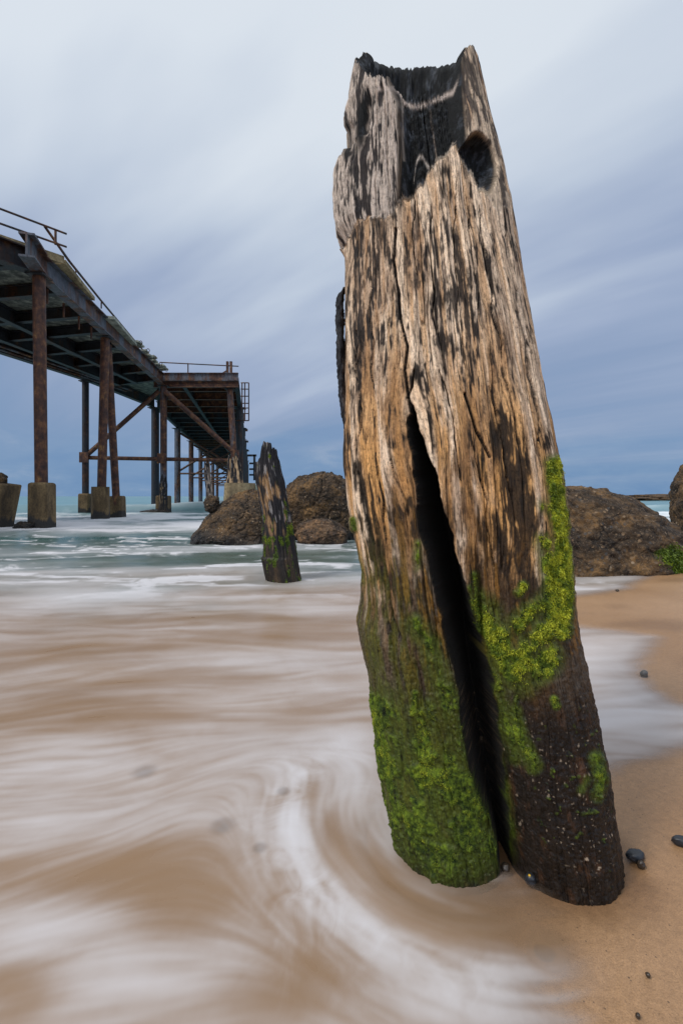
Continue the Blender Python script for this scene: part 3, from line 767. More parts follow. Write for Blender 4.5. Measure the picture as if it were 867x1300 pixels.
def build_sand():
    ys = np.concatenate([-np.geomspace(400, .4, 24), np.linspace(-.3, .5, 8), np.geomspace(.55, .95, 26)[:-1], np.linspace(.95, 1.75, 70)[:-1], np.geomspace(1.75, 40, 150), np.geomspace(44, 6000, 40)])
    xs = np.concatenate([-np.geomspace(6000, 12, 40), np.linspace(-11.5, -.1, 115), np.linspace(0, 1.4, 100), np.linspace(1.5, 11.5, 101), np.geomspace(12, 6000, 40)])
    Xg, Yg = np.meshgrid(xs, ys)
    Z = sand_h(Xg, Yg)
    near = np.exp(-((Xg - .45) ** 2 + (Yg - 1.34) ** 2) / .35 ** 2)
    Z = Z + .006 * fbm2(Xg * 2.2, Yg * 2.2, 3) * (1 - sst(4, 8, Yg)) * sst(.8, 1.2, Xg) - .004
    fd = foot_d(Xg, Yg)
    dark_sand = (1 - sst(.0, .10, fd + .05 * fbm2(Xg * 9, Yg * 9, 3))) * .85  # sand darkens in a ring close to the post feet
    dark_sand = np.maximum(dark_sand, .45 * sst(.05, .4, fbm2(Xg * 1.3 + 4, Yg * 2.2, 4)) * (Yg < 6))
    m, nt, b, _ = new_mat('wet_sand')
    v = wcoords(nt)
    n1 = noise(nt, v, 1.1, 4); n2 = noise(nt, v, 320, 3, .7); n3 = noise(nt, v, 55, 3, .6)
    c = ramp(nt, n1, [(.3, (.31, .175, .085)), (.7, (.40, .24, .130))])
    c = mix(nt, 1.0, c, ramp(nt, n2, [(.25, .55), (.45, .92), (.6, 1.05), (.75, 1.3)]), 'MULTIPLY')
    c = mix(nt, 1.0, c, ramp(nt, n3, [(.3, .86), (.7, 1.1)]), 'MULTIPLY')
    dm = attr(nt, 'dark_sand'); c = mix(nt, dm.outputs['Fac'], c, mix(nt, 1.0, c, (.50, .46, .42), 'MULTIPLY'))
    # small damp dimples and dark grains
    vo = N(nt, 'ShaderNodeTexVoronoi'); vo.inputs['Scale'].default_value = 60; nt.links.new(v, vo.inputs['Vector'])
    sp = N(nt, 'ShaderNodeSeparateColor'); nt.links.new(vo.outputs['Color'], sp.inputs[0])
    g = math_n(nt, 'MULTIPLY', math_n(nt, 'LESS_THAN', vo.outputs['Distance'], .13), math_n(nt, 'GREATER_THAN', sp.outputs[0], .8))
    c = mix(nt, math_n(nt, 'MULTIPLY', g, .7), c, (.07, .045, .03))
    nt.links.new(c, b.inputs['Base Color']); b.inputs['Roughness'].default_value = .40
    b.inputs['Specular IOR Level'].default_value = .38
    h = math_n(nt, 'ADD', n2, math_n(nt, 'MULTIPLY', n3, 1.2))
    bump(nt, b, h, .4, .004)
    o = np_mesh('sand', np.stack([Xg, Yg, Z], -1).reshape(-1, 3), grid_faces(len(ys), len(xs)), m, attrs={'dark_sand': dark_sand})
    tag(o, kind='structure'); o['label'] = 'wet tan beach sand'
    return o

def flow(x, y):
    """direction of the running water over the sand"""
    a = .10 + .55 * vnoise2(x * .55 + 2, y * .8) + .45 * vnoise2(x * 1.7, y * 2.2 + 6) + .55 * vnoise2(x * 5.0, y * 6.5 + 3)
    fx = np.cos(a * .55); fy = np.sin(a * .55)
    px, py_ = x - .40, y - 1.50
    d = np.hypot(px, py_) + 1e-4
    tx, ty = -py_ / d, px / d                         # anticlockwise eddy round the post
    w = (1 - sst(.62, 1.0, d)) * sst(1.75, 1.35, y) if False else (1 - sst(.60, .95, d)) * (1 - sst(1.5, 2.0, y))
    fx = lerp(fx, tx, w); fy = lerp(fy, ty, w)
    n = np.hypot(fx, fy) + 1e-6
    return fx / n, fy / n

DROWNED = [(283, 1050, 25), (330, 1078, 15), (360, 1006, 14), (184, 981, 24), (690, 1207, 28)]
def build_sea():
    gy = np.concatenate([np.array([4000, 3000, 2400, 2000, 1800, 1650, 1550, 1450, 1380]), np.arange(1335, 780, -1.8), np.arange(780, 672, -1.1), np.arange(672, 640, -.45), np.arange(640, 631.2, -.35), [630.8, 630.5, 630.3, 630.18, 630.1]])
    gx = np.concatenate([np.array([-4000, -2500, -1600, -1000, -600, -400, -250, -150, -80, -40]), np.arange(-20, 890, 1.9), np.array([900, 940, 1000, 1100, 1250, 1500, 1900, 2600, 4000, 6000])])
    GX, GY = np.meshgrid(gx, gy)
    Y = F0 / (GY - HY); X = (GX - CX) / F0 * Y
    zs = sand_h(X, Y)
    hz = sea_h(X, Y)
    beach = (X > .5) & (Y < 7)
    Z = np.where(beach, np.maximum(hz, zs), np.maximum(hz, zs)) + .004
    # ---- streaks: noise smeared along the flow
    S = np.zeros_like(X); Wt = np.zeros_like(X)
    sel = (Y < 60) & (Y > .3)
    xs, ys = X[sel].astype(np.float32), Y[sel].astype(np.float32)
    dy = np.maximum(ys * ys / F0 * 1.6, .003)
    acc = np.zeros_like(xs); wt = np.zeros_like(xs)
    for cell, am in ((.014, .8), (.03, 1.1), (.07, 1.2), (.2, .8), (.45, .5), (1.0, .4), (2.4, .8)):
        fade = sst(1.0, 2.2, cell / dy) * (1 - sst(.12, .35, cell / ys))
        use = fade > .01
        if use.sum() < 10: continue
        x0, y0 = xs[use], ys[use]
        s = vnoise2(x0 / cell, y0 / cell).astype(np.float32); k = 1.0
        for sg in (1, -1):
            xx, yy = x0.copy(), y0.copy()
            for i in range(6):
                fx, fy = flow(xx, yy)
                xx = xx + sg * fx * cell * .85; yy = yy + sg * fy * cell * .85
                q = 1 - i / 7
                s = s + q * vnoise2(xx / cell, yy / cell); k += q * q
        s = s / math.sqrt(k)
        acc[use] += am * fade[use] * s; wt[use] += (am * fade[use]) ** 2
    S[sel] = acc / np.sqrt(np.maximum(wt, .05))
    far = Y >= 60
    S[far] = fbm2(X[far] * .05, Y[far] * .12, 3) * 1.2
    S = S * 1.15
    # ---- how much foam where (metres on the beach)
    def blob(px, py, rx, ry, rot=0):
        x0, y0 = G(px, py)
        wx = rx / F0 * y0; wy = ry * y0 * y0 / F0
        dx, dy_ = (X - x0) / wx, (Y - y0) / wy
        return np.exp(-(dx * dx + dy_ * dy_))
    foam = np.full_like(X, .17)
    foam += .20 * blob(330, 960, 320, 38) + .20 * blob(80, 985, 150, 22) - .22 * blob(120, 905, 160, 28)
    foam += .25 * blob(380, 850, 200, 35) - .22 * blob(90, 830, 110, 22) - .2 * blob(390, 800, 60, 14)
    foam += .45 * blob(140, 725 + 30, 120, 14) + .25 * blob(60, 765, 80, 12) + .25 * blob(400, 775, 90, 10)
    foam += .30 * blob(60, 1045, 120, 38) - .30 * blob(170, 1110, 150, 32) + .42 * blob(70, 1180, 130, 40) + .32 * blob(150, 1260, 150, 60)
    foam -= .20 * blob(260, 1150, 120, 46) + .30 * blob(20, 1240, 60, 40) - .12 * blob(280, 1030, 100, 20) + .30 * blob(380, 1240, 80, 60)
    foam -= .28 * blob(40, 1210 + 60, 60, 30)
    d = np.hypot(X - .40, Y - 1.50)
    ang = np.degrees(np.arctan2((X - .40) * .707 + (Y - 1.50) * -.707, -(X - .40) * .707 - (Y - 1.50) * .707))   # 0 = towards lower left
    dw = d + .05 * fbm2(X * 5, Y * 5, 4)
    arcA = sst(-115, -50, ang) * (1 - .35 * sst(-20, 30, ang)) * (1 - sst(20, 110, ang))
    ring = np.exp(-((dw - .57) / .06) ** 2) * arcA
    ring2 = np.exp(-((dw - .68) / .10) ** 2) * arcA * .5
    lace = fbm2(X * 7 + 1.2 * fbm2(X * 5, Y * 5, 3), Y * 7 + 1.2 * fbm2(X * 5 + 9, Y * 5, 3), 5, .6)
    foam += ring * (.30 + .14 * S + .75 * lace) + ring2 * (.22 + .6 * lace)
    foam -= .30 * np.exp(-((dw - .41) / .08) ** 2) * sst(-60, -20, ang) * (1 - sst(70, 95, ang))
    foam += .30 * blob(620, 1262, 110, 44) + .22 * blob(540, 1290, 120, 40)
    foam += .40 * blob(452, 985, 26, 60) + .30 * blob(497, 1070, 16, 30) + .22 * blob(430, 940, 40, 20)
    # film right of the post is nearly all foam
    rt = sst(.75, .95, X) * sst(1.2, 1.6, Y) * (1 - sst(7, 8, Y))
    foam += .34 * rt
    # mid band: clear green water, then white spill, then the roller
    foam = np.where(Y > 4.2, lerp(foam, .20 + .0 * X, sst(4.6, 6.2, Y)), foam)
    foam += .30 * np.exp(-((Y - 9.0 - .3 * (X + 5)) / 1.0) ** 2) * (X < 0)
    foam += .22 * np.exp(-((Y - 6.3) / .8) ** 2)
    yc2 = 18.6 + .12 * (X + 10)
    mid = fbm2(X * .35 + 7, Y * .5, 4)
    foam += (.62 + 1.2 * mid) * np.exp(-((Y - yc2) / 3.0) ** 2) * (1 - .55 * sst(-3, 4, X))
    foam += (.38 + 1.4 * mid) * sst(21, 25, Y) * (1 - sst(31, 36.5, Y - .10 * (X + 13)))
    crest = 40 + .10 * (X + 13)
    foam += .85 * sst(-.1, .5, fbm2(X * .16 + 2, X * 0, 2) + .1) * np.exp(-((Y - crest + .2) / 1.3) ** 2) * (.6 + .5 * mid)
    foam -= .12 * sst(42, 46, Y)
    foam -= .10 * sst(5.6, 7.2, Y) * (1 - sst(11, 14, Y))
    chop = fbm2(X * 1.3 + .8 * fbm2(X * 2, Y * 2, 2), Y * 2.6, 5, .6)
    foam += .75 * sst(.10, .5, chop) * sst(4.2, 5.6, Y) * (1 - sst(13, 16, Y)) + .10 * chop * sst(4, 5, Y) * (1 - sst(12, 14, Y))
    foam += .5 * sst(.05, .45, fbm2(X * .8 + 5, Y * 1.1, 5, .6)) * sst(14, 17, Y) * (1 - sst(33, 38, Y))
    nearW = 1 - sst(5, 9, Y)
    contr = lerp(.22, .225, nearW)
    wisp = fbm2(X * 9 + 3 * fbm2(X * 4, Y * 4, 2), Y * 9 + 3 * fbm2(X * 4 + 9, Y * 4, 2), 4)
    wz = np.clip(ring + .8 * blob(470, 1000, 60, 90), 0, 1)
    haze = fbm2(X * 1.6 + .9 * fbm2(X * 2.1, Y * 2.1, 3), Y * 4.2 + .9 * fbm2(X * 2.1 + 9, Y * 2.1, 3), 5, .58)
    fo = foam + contr * (S * .58 + haze * .75 * nearW) + .22 * wisp * wz * nearW
    fo = np.where(Y > 46, .10 + .12 * np.maximum(S, 0), fo)
    soft_ = np.log1p(np.exp(8 * np.clip(fo - .17, -2, 2))) / 8
    fo = lerp(.92 * sst(-.02, 1.05, fo), 1 - np.exp(-1.9 * soft_), nearW)
    # ---- turbidity: sand-laden near, clear green beyond
    yy = Y + 2.2 * fbm2(X * .5, Y * .8, 5) - .22 * np.clip(X + 2, -5, 5)
    turb = 1 - sst(3.6, 8.2, yy)
    turb = np.maximum(turb, .16 * (1 - sst(9, 14, Y)))
    # ---- shoreline
    shore_px = [(-9000, 4000), (900, 4000), (800, 1500), (774, 1310), (768, 1260), (758, 1205), (735, 1155), (704, 1132), (668, 1112), (648, 1098), (634, 1092), (622, 1088), (640, 1030), (700, 1000), (782, 994), (806, 983), (867, 966), (960, 938), (1040, 925), (1000, 908), (905, 900), (868, 893), (850, 884), (833, 868), (822, 852), (838, 832), (859, 816), (838, 809), (800, 803), (735, 796), (690, 788), (640, 780), (600, 772), (640, 765), (730, 763), (775, 760), (808, 754), (836, 739), (826, 734), (790, 732), (740, 728), (900, 700), (1400, 690), (9000, 672), (90000, 630.2), (-90000, 630.2)]
    shore = [G(a, b) for a, b in shore_px]
    ins = inpoly(X, Y, shore)
    sd = np.full(X.shape, 1e9)
    nearsel = (Y < 9) & (np.abs(GX) < 1500)
    sd[nearsel] = segdist(X[nearsel], Y[nearsel], shore[1:44])
    sd = np.where(ins, sd, -sd)
    sdn = sd + np.clip(sd + .1, 0, .1) * 0 + .018 * Y * .6 * S * .35 + .02 * Y * .5 * fbm2(X * 2.2, Y * 2.2, 2) * .5
    soft = .05 * np.maximum(Y, 1) ** .8
    alpha = sst(-.15 * soft, 1.5 * soft, sdn)
    aedge = lerp(alpha, alpha * (.35 + .65 * fo), (1 - sst(0, .35, sd)) * (Y < 9))
    rnear = (1 - sst(0, .30, sd)) * sst(.2, .4, X) * (1 - sst(1.0, 1.3, Y))
    aedge = aedge * lerp(1, sst(-.02, .30, sd + .05 * S + .04 * fbm2(X * 9, Y * 9, 3)), rnear)
    for px_, py_, w_ in DROWNED:
        x0, y0 = G(px_, py_); rr_ = w_ / F0 * y0 * .62
        if py_ > 1200: aedge = np.maximum(aedge, .86 * np.exp(-(((X - x0) / rr_ / 2.2) ** 2 + ((Y - y0) / rr_ / 2.2) ** 2)))
        aedge = aedge * (1 - (.18 if py_ > 1200 else .34) * np.exp(-(((X - x0) / rr_) ** 2 + ((Y - y0) / rr_) ** 2) ** 2))
    aedge = np.where(Y > 12, 1, aedge)
    Fq = grid_faces(*X.shape)
    keep = aedge.ravel()[Fq].max(1) > .012
    Fq = Fq[keep]
    # drop unused vertices
    used = np.zeros(X.size, bool); used[Fq.ravel()] = True
    remap = np.cumsum(used) - 1
    V = np.stack([X, Y, Z], -1).reshape(-1, 3)[used]
    m, nt, b, out = new_mat('surf_water')
    fa, tu, al = attr(nt, 'foam'), attr(nt, 'turbid'), attr(nt, 'cover')
    geo = wcoords(nt)
    nn = noise(nt, wcoords(nt, (.35, 1, 1)), 3.0, 4)
    clear = mix(nt, nn, (.006, .036, .032), (.030, .110, .098))
    fy = N(nt, 'ShaderNodeSeparateXYZ'); nt.links.new(geo, fy.inputs[0])
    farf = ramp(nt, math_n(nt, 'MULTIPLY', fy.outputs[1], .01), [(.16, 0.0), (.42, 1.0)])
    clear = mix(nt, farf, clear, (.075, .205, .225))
    brown = mix(nt, nn, (.205, .122, .064), (.285, .182, .106))
    body = mix(nt, tu.outputs['Fac'], clear, brown)
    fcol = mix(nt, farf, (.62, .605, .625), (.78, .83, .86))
    c = mix(nt, fa.outputs['Fac'], body, fcol)
    nt.links.new(c, b.inputs['Base Color'])
    nt.links.new(ramp(nt, math_n(nt, 'MULTIPLY', fy.outputs[1], .01), [(0, .36), (.04, .24), (.07, .13), (.16, .14), (.42, .36)]), b.inputs['Specular IOR Level']); b.inputs['IOR'].default_value = 1.33
    rr = N(nt, 'ShaderNodeMapRange'); rr.inputs['To Min'].default_value = .26; rr.inputs['To Max'].default_value = .7
    nt.links.new(fa.outputs['Fac'], rr.inputs['Value']); nt.links.new(rr.outputs[0], b.inputs['Roughness'])
    bump(nt, b, noise(nt, wcoords(nt, (.5, 1, 1)), 5, 3), .15, .03)
    tr = N(nt, 'ShaderNodeBsdfTransparent'); mx = N(nt, 'ShaderNodeMixShader')
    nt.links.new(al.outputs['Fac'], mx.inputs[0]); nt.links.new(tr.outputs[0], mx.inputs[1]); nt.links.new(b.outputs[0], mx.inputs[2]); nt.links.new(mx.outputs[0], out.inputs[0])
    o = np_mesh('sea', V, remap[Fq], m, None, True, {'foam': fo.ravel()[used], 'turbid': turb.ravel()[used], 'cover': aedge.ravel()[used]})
    tag(o, kind='structure'); o['label'] = 'foaming sea running up the sand'
    return o

# ================================================================== PIER
def pier():
    root = empty('pier', (-12.5, 30, -.2), 'old rusty steel jetty on concrete footed piles over the surf', 'pier')
    O = np.array(root.location)
    def A(p): return tuple(np.array(p, float) - O)
    ZG, ZD, ZT = 9.4, 10.28, 10.58      # girder underside, deck underside, deck top
    WZ = -.2
    def mbp(): return MB()
    def lbar(name, p, q, w, h, m, i=False, par=root, t=.05):
        mb = MB()
        if i: mb.ibeam(A(p), A(q), w, h, t)
        else: mb.bar(A(p), A(q), w, h)
        return mb.build(name, m, par)
    def footing(par, x, y, z0, z1, w, round_=False, lean=(0, 0)):
        mb = MB()
        if round_:
            mb.tube(A((x, y, z0)), A((x + lean[0], y + lean[1], z1)), w / 2 * 1.04, w / 2 * .97, 28)
            o = mb.build('footing', CONC, par, True)
            md = o.modifiers.new('Bevel', 'BEVEL'); md.width = .06; md.segments = 2; md.limit_method = 'ANGLE'; md.angle_limit = R(50)
        else:
            mb.bar(A((x, y, z0)), A((x + lean[0], y + lean[1], z1)), w, w, up=(0, 1, 0), taper=.97)
            o = mb.build('footing', CONC, par, False, .10)
        return o
    def pile(x, y, r, z1, m=RUST, foot=None, top=None, cap=True, z0=-1.2):
        mb = MB()
        tx, ty = top if top else (x, y)
        mb.tube(A((x, y, z0)), A((tx, ty, z1)), r, r, 20)
        o = mb.build('pile', m, root, True)
        if cap:
            c = MB(); c.bar(A((tx - r * 1.5, ty, z1 + .03)), A((tx + r * 1.5, ty, z1 + .03)), r * 3, .055); c.build('cap_plate', STEEL, o)
        if foot: footing(o, x, y, -1.2, foot[0], foot[1], foot[2], foot[3] if len(foot) > 3 else (0, 0))
        return o
    Ax, Ay = P(50, 0, 18)[0], 18.0
    Bx, By = P(128, 0, 25)[0], 25.0
    Ex, Ey = P(208, 0, 36)[0], 36.0
    Dx, Dy = P(109, 0, 34.5)[0], 34.5
    Gx, Gy = P(300, 0, 37)[0], 37.0
    Fx, Fy = P(198, 0, 45)[0], 45.0
    z0 = ZG - .06
    pile(P(54, 0, 18)[0], Ay, .222, z0, RUST, (1.52, .74, False), top=(P(50, 0, 18)[0], Ay))
    pile(P(128, 0, 25)[0], By, .225, z0, RUST, (1.5, .90, True), top=(P(134, 0, 25)[0], By))
    pile(P(150.5, 0, 27)[0], 27.0, .205, z0, RUST, (1.02, .74, False, (-.06, 0)), top=(P(137, 0, 26)[0], 26.0), cap=False)
    pile(Dx, Dy, .23, z0, STEEL, (1.2, .78, False))
    pile(Ex, Ey, .25, z0, MIDST, (1.05, .95, False))
    mbG = pile(P(303, 0, 37)[0], Gy, .24, z0, MIDST, None, top=(P(292, 0, 37)[0], Gy))
    # ---- section 1: deck
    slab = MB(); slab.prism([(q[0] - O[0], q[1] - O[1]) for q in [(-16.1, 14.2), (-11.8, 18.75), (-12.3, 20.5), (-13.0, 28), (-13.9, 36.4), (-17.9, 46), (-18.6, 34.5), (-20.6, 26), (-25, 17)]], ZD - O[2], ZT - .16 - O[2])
    slab.build('deck_slab', UNDER_SHADED, root)
    # deck edge pieces beyond the girder
    e = MB(); e.prism([(q[0] - O[0], q[1] - O[1]) for q in [(-16.2, 14.15), (-15.5, 13.94), (-11.07, 18.9), (-11.75, 18.72)]], ZD + .02 - O[2], ZT + .02 - O[2]); e.build('deck_edge', DECKE, root)
    e = MB(); e.prism([(q[0] - O[0], q[1] - O[1]) for q in [(-11.78, 18.95), (-11.04, 18.95), (-11.72, 22.5), (-12.3, 22.3)]], ZD + .03 - O[2], ZD + .2 - O[2]); e.build('walkway_slab', DECKE, root)
    e = MB(); e.prism([(q[0] - O[0], q[1] - O[1]) for q in [(-12.5, 24.3), (-11.75, 24.5), (-12.45, 28.8), (-13.1, 28.6)]], ZD - .10 - O[2], ZD + .05 - O[2]); e.build('walkway_slab', DECKC, root)
    rr = random.Random(3)
    for k in range(9):
        y = 29.2 + k * .78; x = -12.95 - (y - 29) * .115
        b2 = MB(); b2.bar(A((x - .6, y, ZD + .14 + rr.uniform(-.05, .05))), A((x + .55 + rr.uniform(-.08, .12), y + rr.uniform(-.1, .1), ZD + .16 + rr.uniform(-.1, .16))), .62, .1)
        o = b2.build('broken_slab', DECKC, root)
        if k % 2: continue
        t2 = MB(); n = 8
        xe = x + .58
        pts = [(xe + .10 * math.cos(a), y, ZD + .2 + .13 * math.sin(a)) for a in np.linspace(-1.5, 4.2, n)]
        for p, q in zip(pts[:-1], pts[1:]): t2.tube(A(p), A(q), .022, .022, 6)
        t2.build('reinforcing_hook', RUST, o)
    # girders of section 1
    lbar('girder', (-11.05, 16.6, 9.85), (P(50, 0, 18)[0] + .02, 18.05, 9.85), .5, .86, MIDST, True, t=.07)
    lbar('girder', (P(50, 0, 18)[0], 18.08, 9.84), (-13.6, 36.0, 9.84), .42, .84, MIDST, True)
    lbar('girder', (-14.9, 13.3, 9.84), (-11.75, 17.7, 9.84), .42, .84, STEEL, True)
    lbar('girder', (-20.4, 26.4, 9.84), (-18.55, 34.5, 9.84), .42, .84, STEEL, True)
    lbar('girder', (-24.6, 17.5, 9.84), (-20.42, 26.3, 9.84), .42, .84, STEEL, True)
    lbar('girder', (-18.55, 34.6, 9.84), (-17.8, 45, 9.84), .42, .84, STEEL, True)
    lbar('girder', (-16.9, 14.6, 9.9), (-15.6, 36.0, 9.9), .34, .7, STEEL, True)
    lbar('girder', (-20.2, 16.0, 9.9), (-17.2, 36.5, 9.9), .34, .7, STEEL, True)
    for y0, k in ((15.6, .9), (17.9, 1), (20.4, 1), (23, 1), (25.2, 1), (27.8, 1), (30.4, 1), (33, 1), (35.6, 1)):
        xr = -11.8 - (y0 - 18) * .111 if y0 > 17.8 else -13.3
        xl = np.interp(y0, [15, 26, 34.5, 45], [-24, -20.3, -18.5, -17.8])
        yl = y0 + 1.8
        lbar('cross_beam', (xr, y0, 9.98), (xl + .25, yl, 9.98), .3, .52, STEEL, True)
    # the landward bay, running on towards the shore
    slab = MB(); slab.prism([(q[0] - O[0], q[1] - O[1]) for q in [(-16.15, 14.1), (-25.05, 16.9), (-42, -2), (-33, -4.7)]], ZD - O[2], ZT - .16 - O[2]); slab.build('deck_slab', UNDER_SHADED, root)
    for p, q in (((-15.2, 12.9, 9.84), (-32.4, -6, 9.84)), ((-24.7, 17.3, 9.84), (-41.6, -1.4, 9.84)), ((-20, 14.6, 9.9), (-37, -4, 9.9))):
        lbar('girder', p, q, .42, .8, STEEL, True)
    for k in range(5):
        lbar('cross_beam', (-17.3 - 3.6 * k, 10.9 - 4 * k, 9.98), (-26.2 - 3.6 * k, 15.2 - 4 * k, 9.98), .3, .52, STEEL, True)
    for x, y in ((-18.6, 9.2), (-27.5, 13.9), (-27.2, -.3), (-36.3, 4.4)):
        pile(x, y, .24, z0, RUST, (1.4, .8, False))
    # pipes under the deck
    for dx, zz in ((0, 9.55), (.45, 9.6)):
        p = MB(); p.tube(A((-21.3 + dx, 21, zz)), A((-17.5 + dx, 38.5, zz)), .07, .07, 8); p.build('pipe', MIDST, root, True)
    for yh in (19.3, 20.7, 22.2, 23.6):
        xh = -11.7 - (yh - 18) * .111
        h = MB(); h.tube(A((xh - .15, yh, 9.45)), A((xh - .15, yh, 8.85)), .05, .04, 8); h.build('hanger_rod', RUST, root, True)
    # railings of section 1
    def rail(pts, hs, r=.035, posts=(), brace=None):
        for h in hs:
            mb = MB()
            for p, q in zip(pts[:-1], pts[1:]): mb.tube(A((p[0], p[1], p[2] + h)), A((q[0], q[1], q[2] + h)), r, r, 8)
            mb.build('rail', RAIL, root, True)
        for p in posts:
            mb = MB(); mb.tube(A(p), A((p[0], p[1], p[2] + max(hs))), r, r, 8); mb.build('rail_post', RAIL, root, True)
    r0 = P(0, 263, 16.4); r1 = P(85, 297, 17.9)
    r00 = P(-60, 242, 15.4)
    for dz in (0, -.52):
        mb = MB(); mb.tube(A((r00[0], r00[1], r00[2] + dz)), A((r1[0], r1[1], r1[2] + dz * .95)), .04, .04, 8); mb.build('rail', RAIL, root, True)
    pp = P(71, 291, 17.9)
    mb = MB(); mb.tube(A((pp[0], pp[1], ZT - .05)), A(pp), .045, .045, 8); mb.build('rail_post', RAIL, root, True)
    ww = [P(57, 287, 17.9), P(88, 331, 19.0), P(129, 382, 23.6), P(170, 431, 29.5), P(201, 466, 35)]
    mb = MB()
    for p, q in zip(ww[:-1], ww[1:]): mb.tube(A(p), A(q), .05, .05, 8)
    mb.build('hand_rail', RAIL, root, True)
    for px_, py_, Y in ((97, 342, 19.8), (129, 384, 23.6), (151, 409, 26.5), (185, 449, 32)):
        q = P(px_, py_, Y); mb = MB(); mb.tube(A((q[0], q[1], ZD + .1)), A(q), .035, .035, 8); mb.build('rail_post', RAIL, root, True)
    # ---- section 2: the straight outer pier
    sl = -.19
    def LX(y): return -17.7 + sl * (y - 45)
    def RX(y): return P(303, 0, 37)[0] + sl * (y - 37)
    slab = MB(); slab.prism([(q[0] - O[0], q[1] - O[1]) for q in [(LX(37) + 1.9, 36.7), (RX(37), 36.7), (RX(150), 150), (LX(150), 150), (LX(46), 46)]], ZD - O[2], ZT - .03 - O[2]); slab.build('deck_slab', STEEL, root)
    lbar('edge_beam', (LX(37) + 1.7, 36.45, 10.2), (RX(37) + .1, 36.45, 10.2), .25, .62, MIDST, True)
    lbar('edge_beam', (LX(37) + 1.7, 36.55, 9.62), (RX(37) + .1, 36.55, 9.62), .3, .42, RUST, True)
    mk = MB(); mk.bar(A((-9.55, 36.28, 9.95)), A((-9.55, 36.28, 10.3)), .28, .02, up=(0, 1, 0))
    lbar('girder', (RX(37) - .1, 36.8, 9.86), (RX(150) - .1, 150, 9.86), .3, .8, STEEL, True)
    lbar('girder', (LX(46), 46, 9.86), (LX(150), 150, 9.86), .3, .8, STEEL, True)
    lbar('girder', ((LX(46) + RX(46)) / 2 + 1.5, 37, 9.9), ((LX(150) + RX(150)) / 2 + 1.5, 150, 9.9), .3, .66, STEEL, True)
    y = 39.0
    while y < 125:
        lbar('cross_beam', (LX(y) + .3 if y > 45 else LX(y) + 1.7, y, 9.94), (RX(y) - .3, y, 9.94), .32, .6, RUST if int(y) % 3 == 0 else STEEL, True); y += 3.3
    ys = [45, 58.5, 71.7, 85, 98.5, 112, 126]
    for i, y in enumerate(ys):
        pile(LX(y), y, .36, z0, STEEL if i < 1 else MIDST)
        pile(RX(y) - .1, y, .34, z0, STEEL)
        if i == 0: continue
        for pa, qa in (((LX(y), y, 4.0), (RX(y) - .1, y, 9.0)), ((LX(y), y + .12, 9.0), (RX(y) - .1, y + .12, 4.0))):
            mb = MB(); mb.tube(A(pa), A(qa), .13, .13, 8); mb.build('brace', RUST, root, True)
        mb = MB(); mb.tube(A((LX(y), y - .1, 3.8)), A((RX(y) - .1, y - .1, 3.8)), .11, .11, 8); mb.build('brace', RUST, root, True)
    # front bent bracing
    zb = 3.82
    for p, q, r in (((Dx, Dy, zb), (Ex, Ey - .1, zb), .15), ((Ex, Ey - .1, zb), (Gx, Gy - .1, zb - .02), .15),
                    ((Dx + .1, Dy, 4.0), (Ex - .3, Ey - .1, 9.0), .17), ((Ex + .25, Ey - .3, 8.9), (Gx, Gy - .3, 4.3), .2)):
        mb = MB(); mb.tube(A(p), A(q), r, r, 10); mb.build('brace', RUST, root, True)
    for p in ((Dx, Dy, zb), (Gx, Gy - .2, 4.2), (Ex, Ey - .2, 3.85)):
        mb = MB(); mb.bar(A((p[0] - .3, p[1] - .28, p[2])), A((p[0] + .35, p[1] - .28, p[2])), .06, .75); mb.build('gusset_plate', RUST, root)
    # far gantry arms under the deck side and outer rail
    for px0, py0, px1, py1, Y in ((203, 460, 303, 465, 36.6),):
        a, b = P(px0, py0, Y), P(px1, py1, Y)
        mb = MB(); mb.tube(A(a), A(b), .045, .045, 8); mb.build('rail', RAIL, root, True)
    for px0, pt, w in ((239, 461, .05), (289, 459, .12), (293.5, 459, .12)):
        a = P(px0, pt, 36.6); mb = MB(); mb.bar(A((a[0], a[1], ZT - .05)), A(a), w * 1.5, w * 1.5, up=(0, 1, 0)); mb.build('rail_post', RAIL if w < .1 else RUST, root)
    a = P(283, 477, 36.6); b = P(289.5, 470, 36.6); mb = MB(); mb.bar(A((a[0], a[1], ZT - .05)), A((b[0], b[1], b[2])), .1, .1); mb.build('rail_strut', RUST, root)
    # ladder cage beside the deck
    def lad(px, py): return P(px, py, 38.5)
    mb = MB()
    for px in (307.5, 311, 316):
        p, q = lad(px, 486), lad(px, 534)
        mb.tube(A(p), A(q), .05, .05, 6)
    for py_ in (486, 494, 503, 512, 518, 525, 534):
        p, q = lad(306, py_), lad(316, py_); mb.tube(A(p), A(q), .045, .045, 6)
    p, q = lad(306, 486), lad(316, 486)
    for px in (307.5, 316):
        p = lad(px, 534); mb.tube(A(p), A((p[0] - 1.0, p[1], p[2])), .05, .05, 6)
    mb.build('ladder_cage', RAIL, root, True)
    # navigation steps far along the right side
    for y, n in ((62, 2), (75, 2), (90, 3)):
        mb = MB(); x = RX(y)
        mb.bar(A((x, y, ZT)), A((x, y, ZT + 1.3)), .12, .12, up=(0, 1, 0)); mb.build('bollard', RAIL, root)
        mb = MB(); mb.bar(A((x - .2, y, ZT - .9)), A((x + .5, y, ZT - .9)), .3, .3); mb.build('side_bracket', RAIL, root)
    mb = MB()
    for k in range(3):
        mb.bar(A((RX(95) + .6, 95, 5.3 + k * 1.15)), A((RX(95) + 2.6, 95, 5.3 + k * 1.15)), .5, .35)
    mb.bar(A((RX(95) + 1.6, 95, 4.2)), A((RX(95) + 1.6, 95, 9.4)), .4, .4, up=(0, 1, 0))
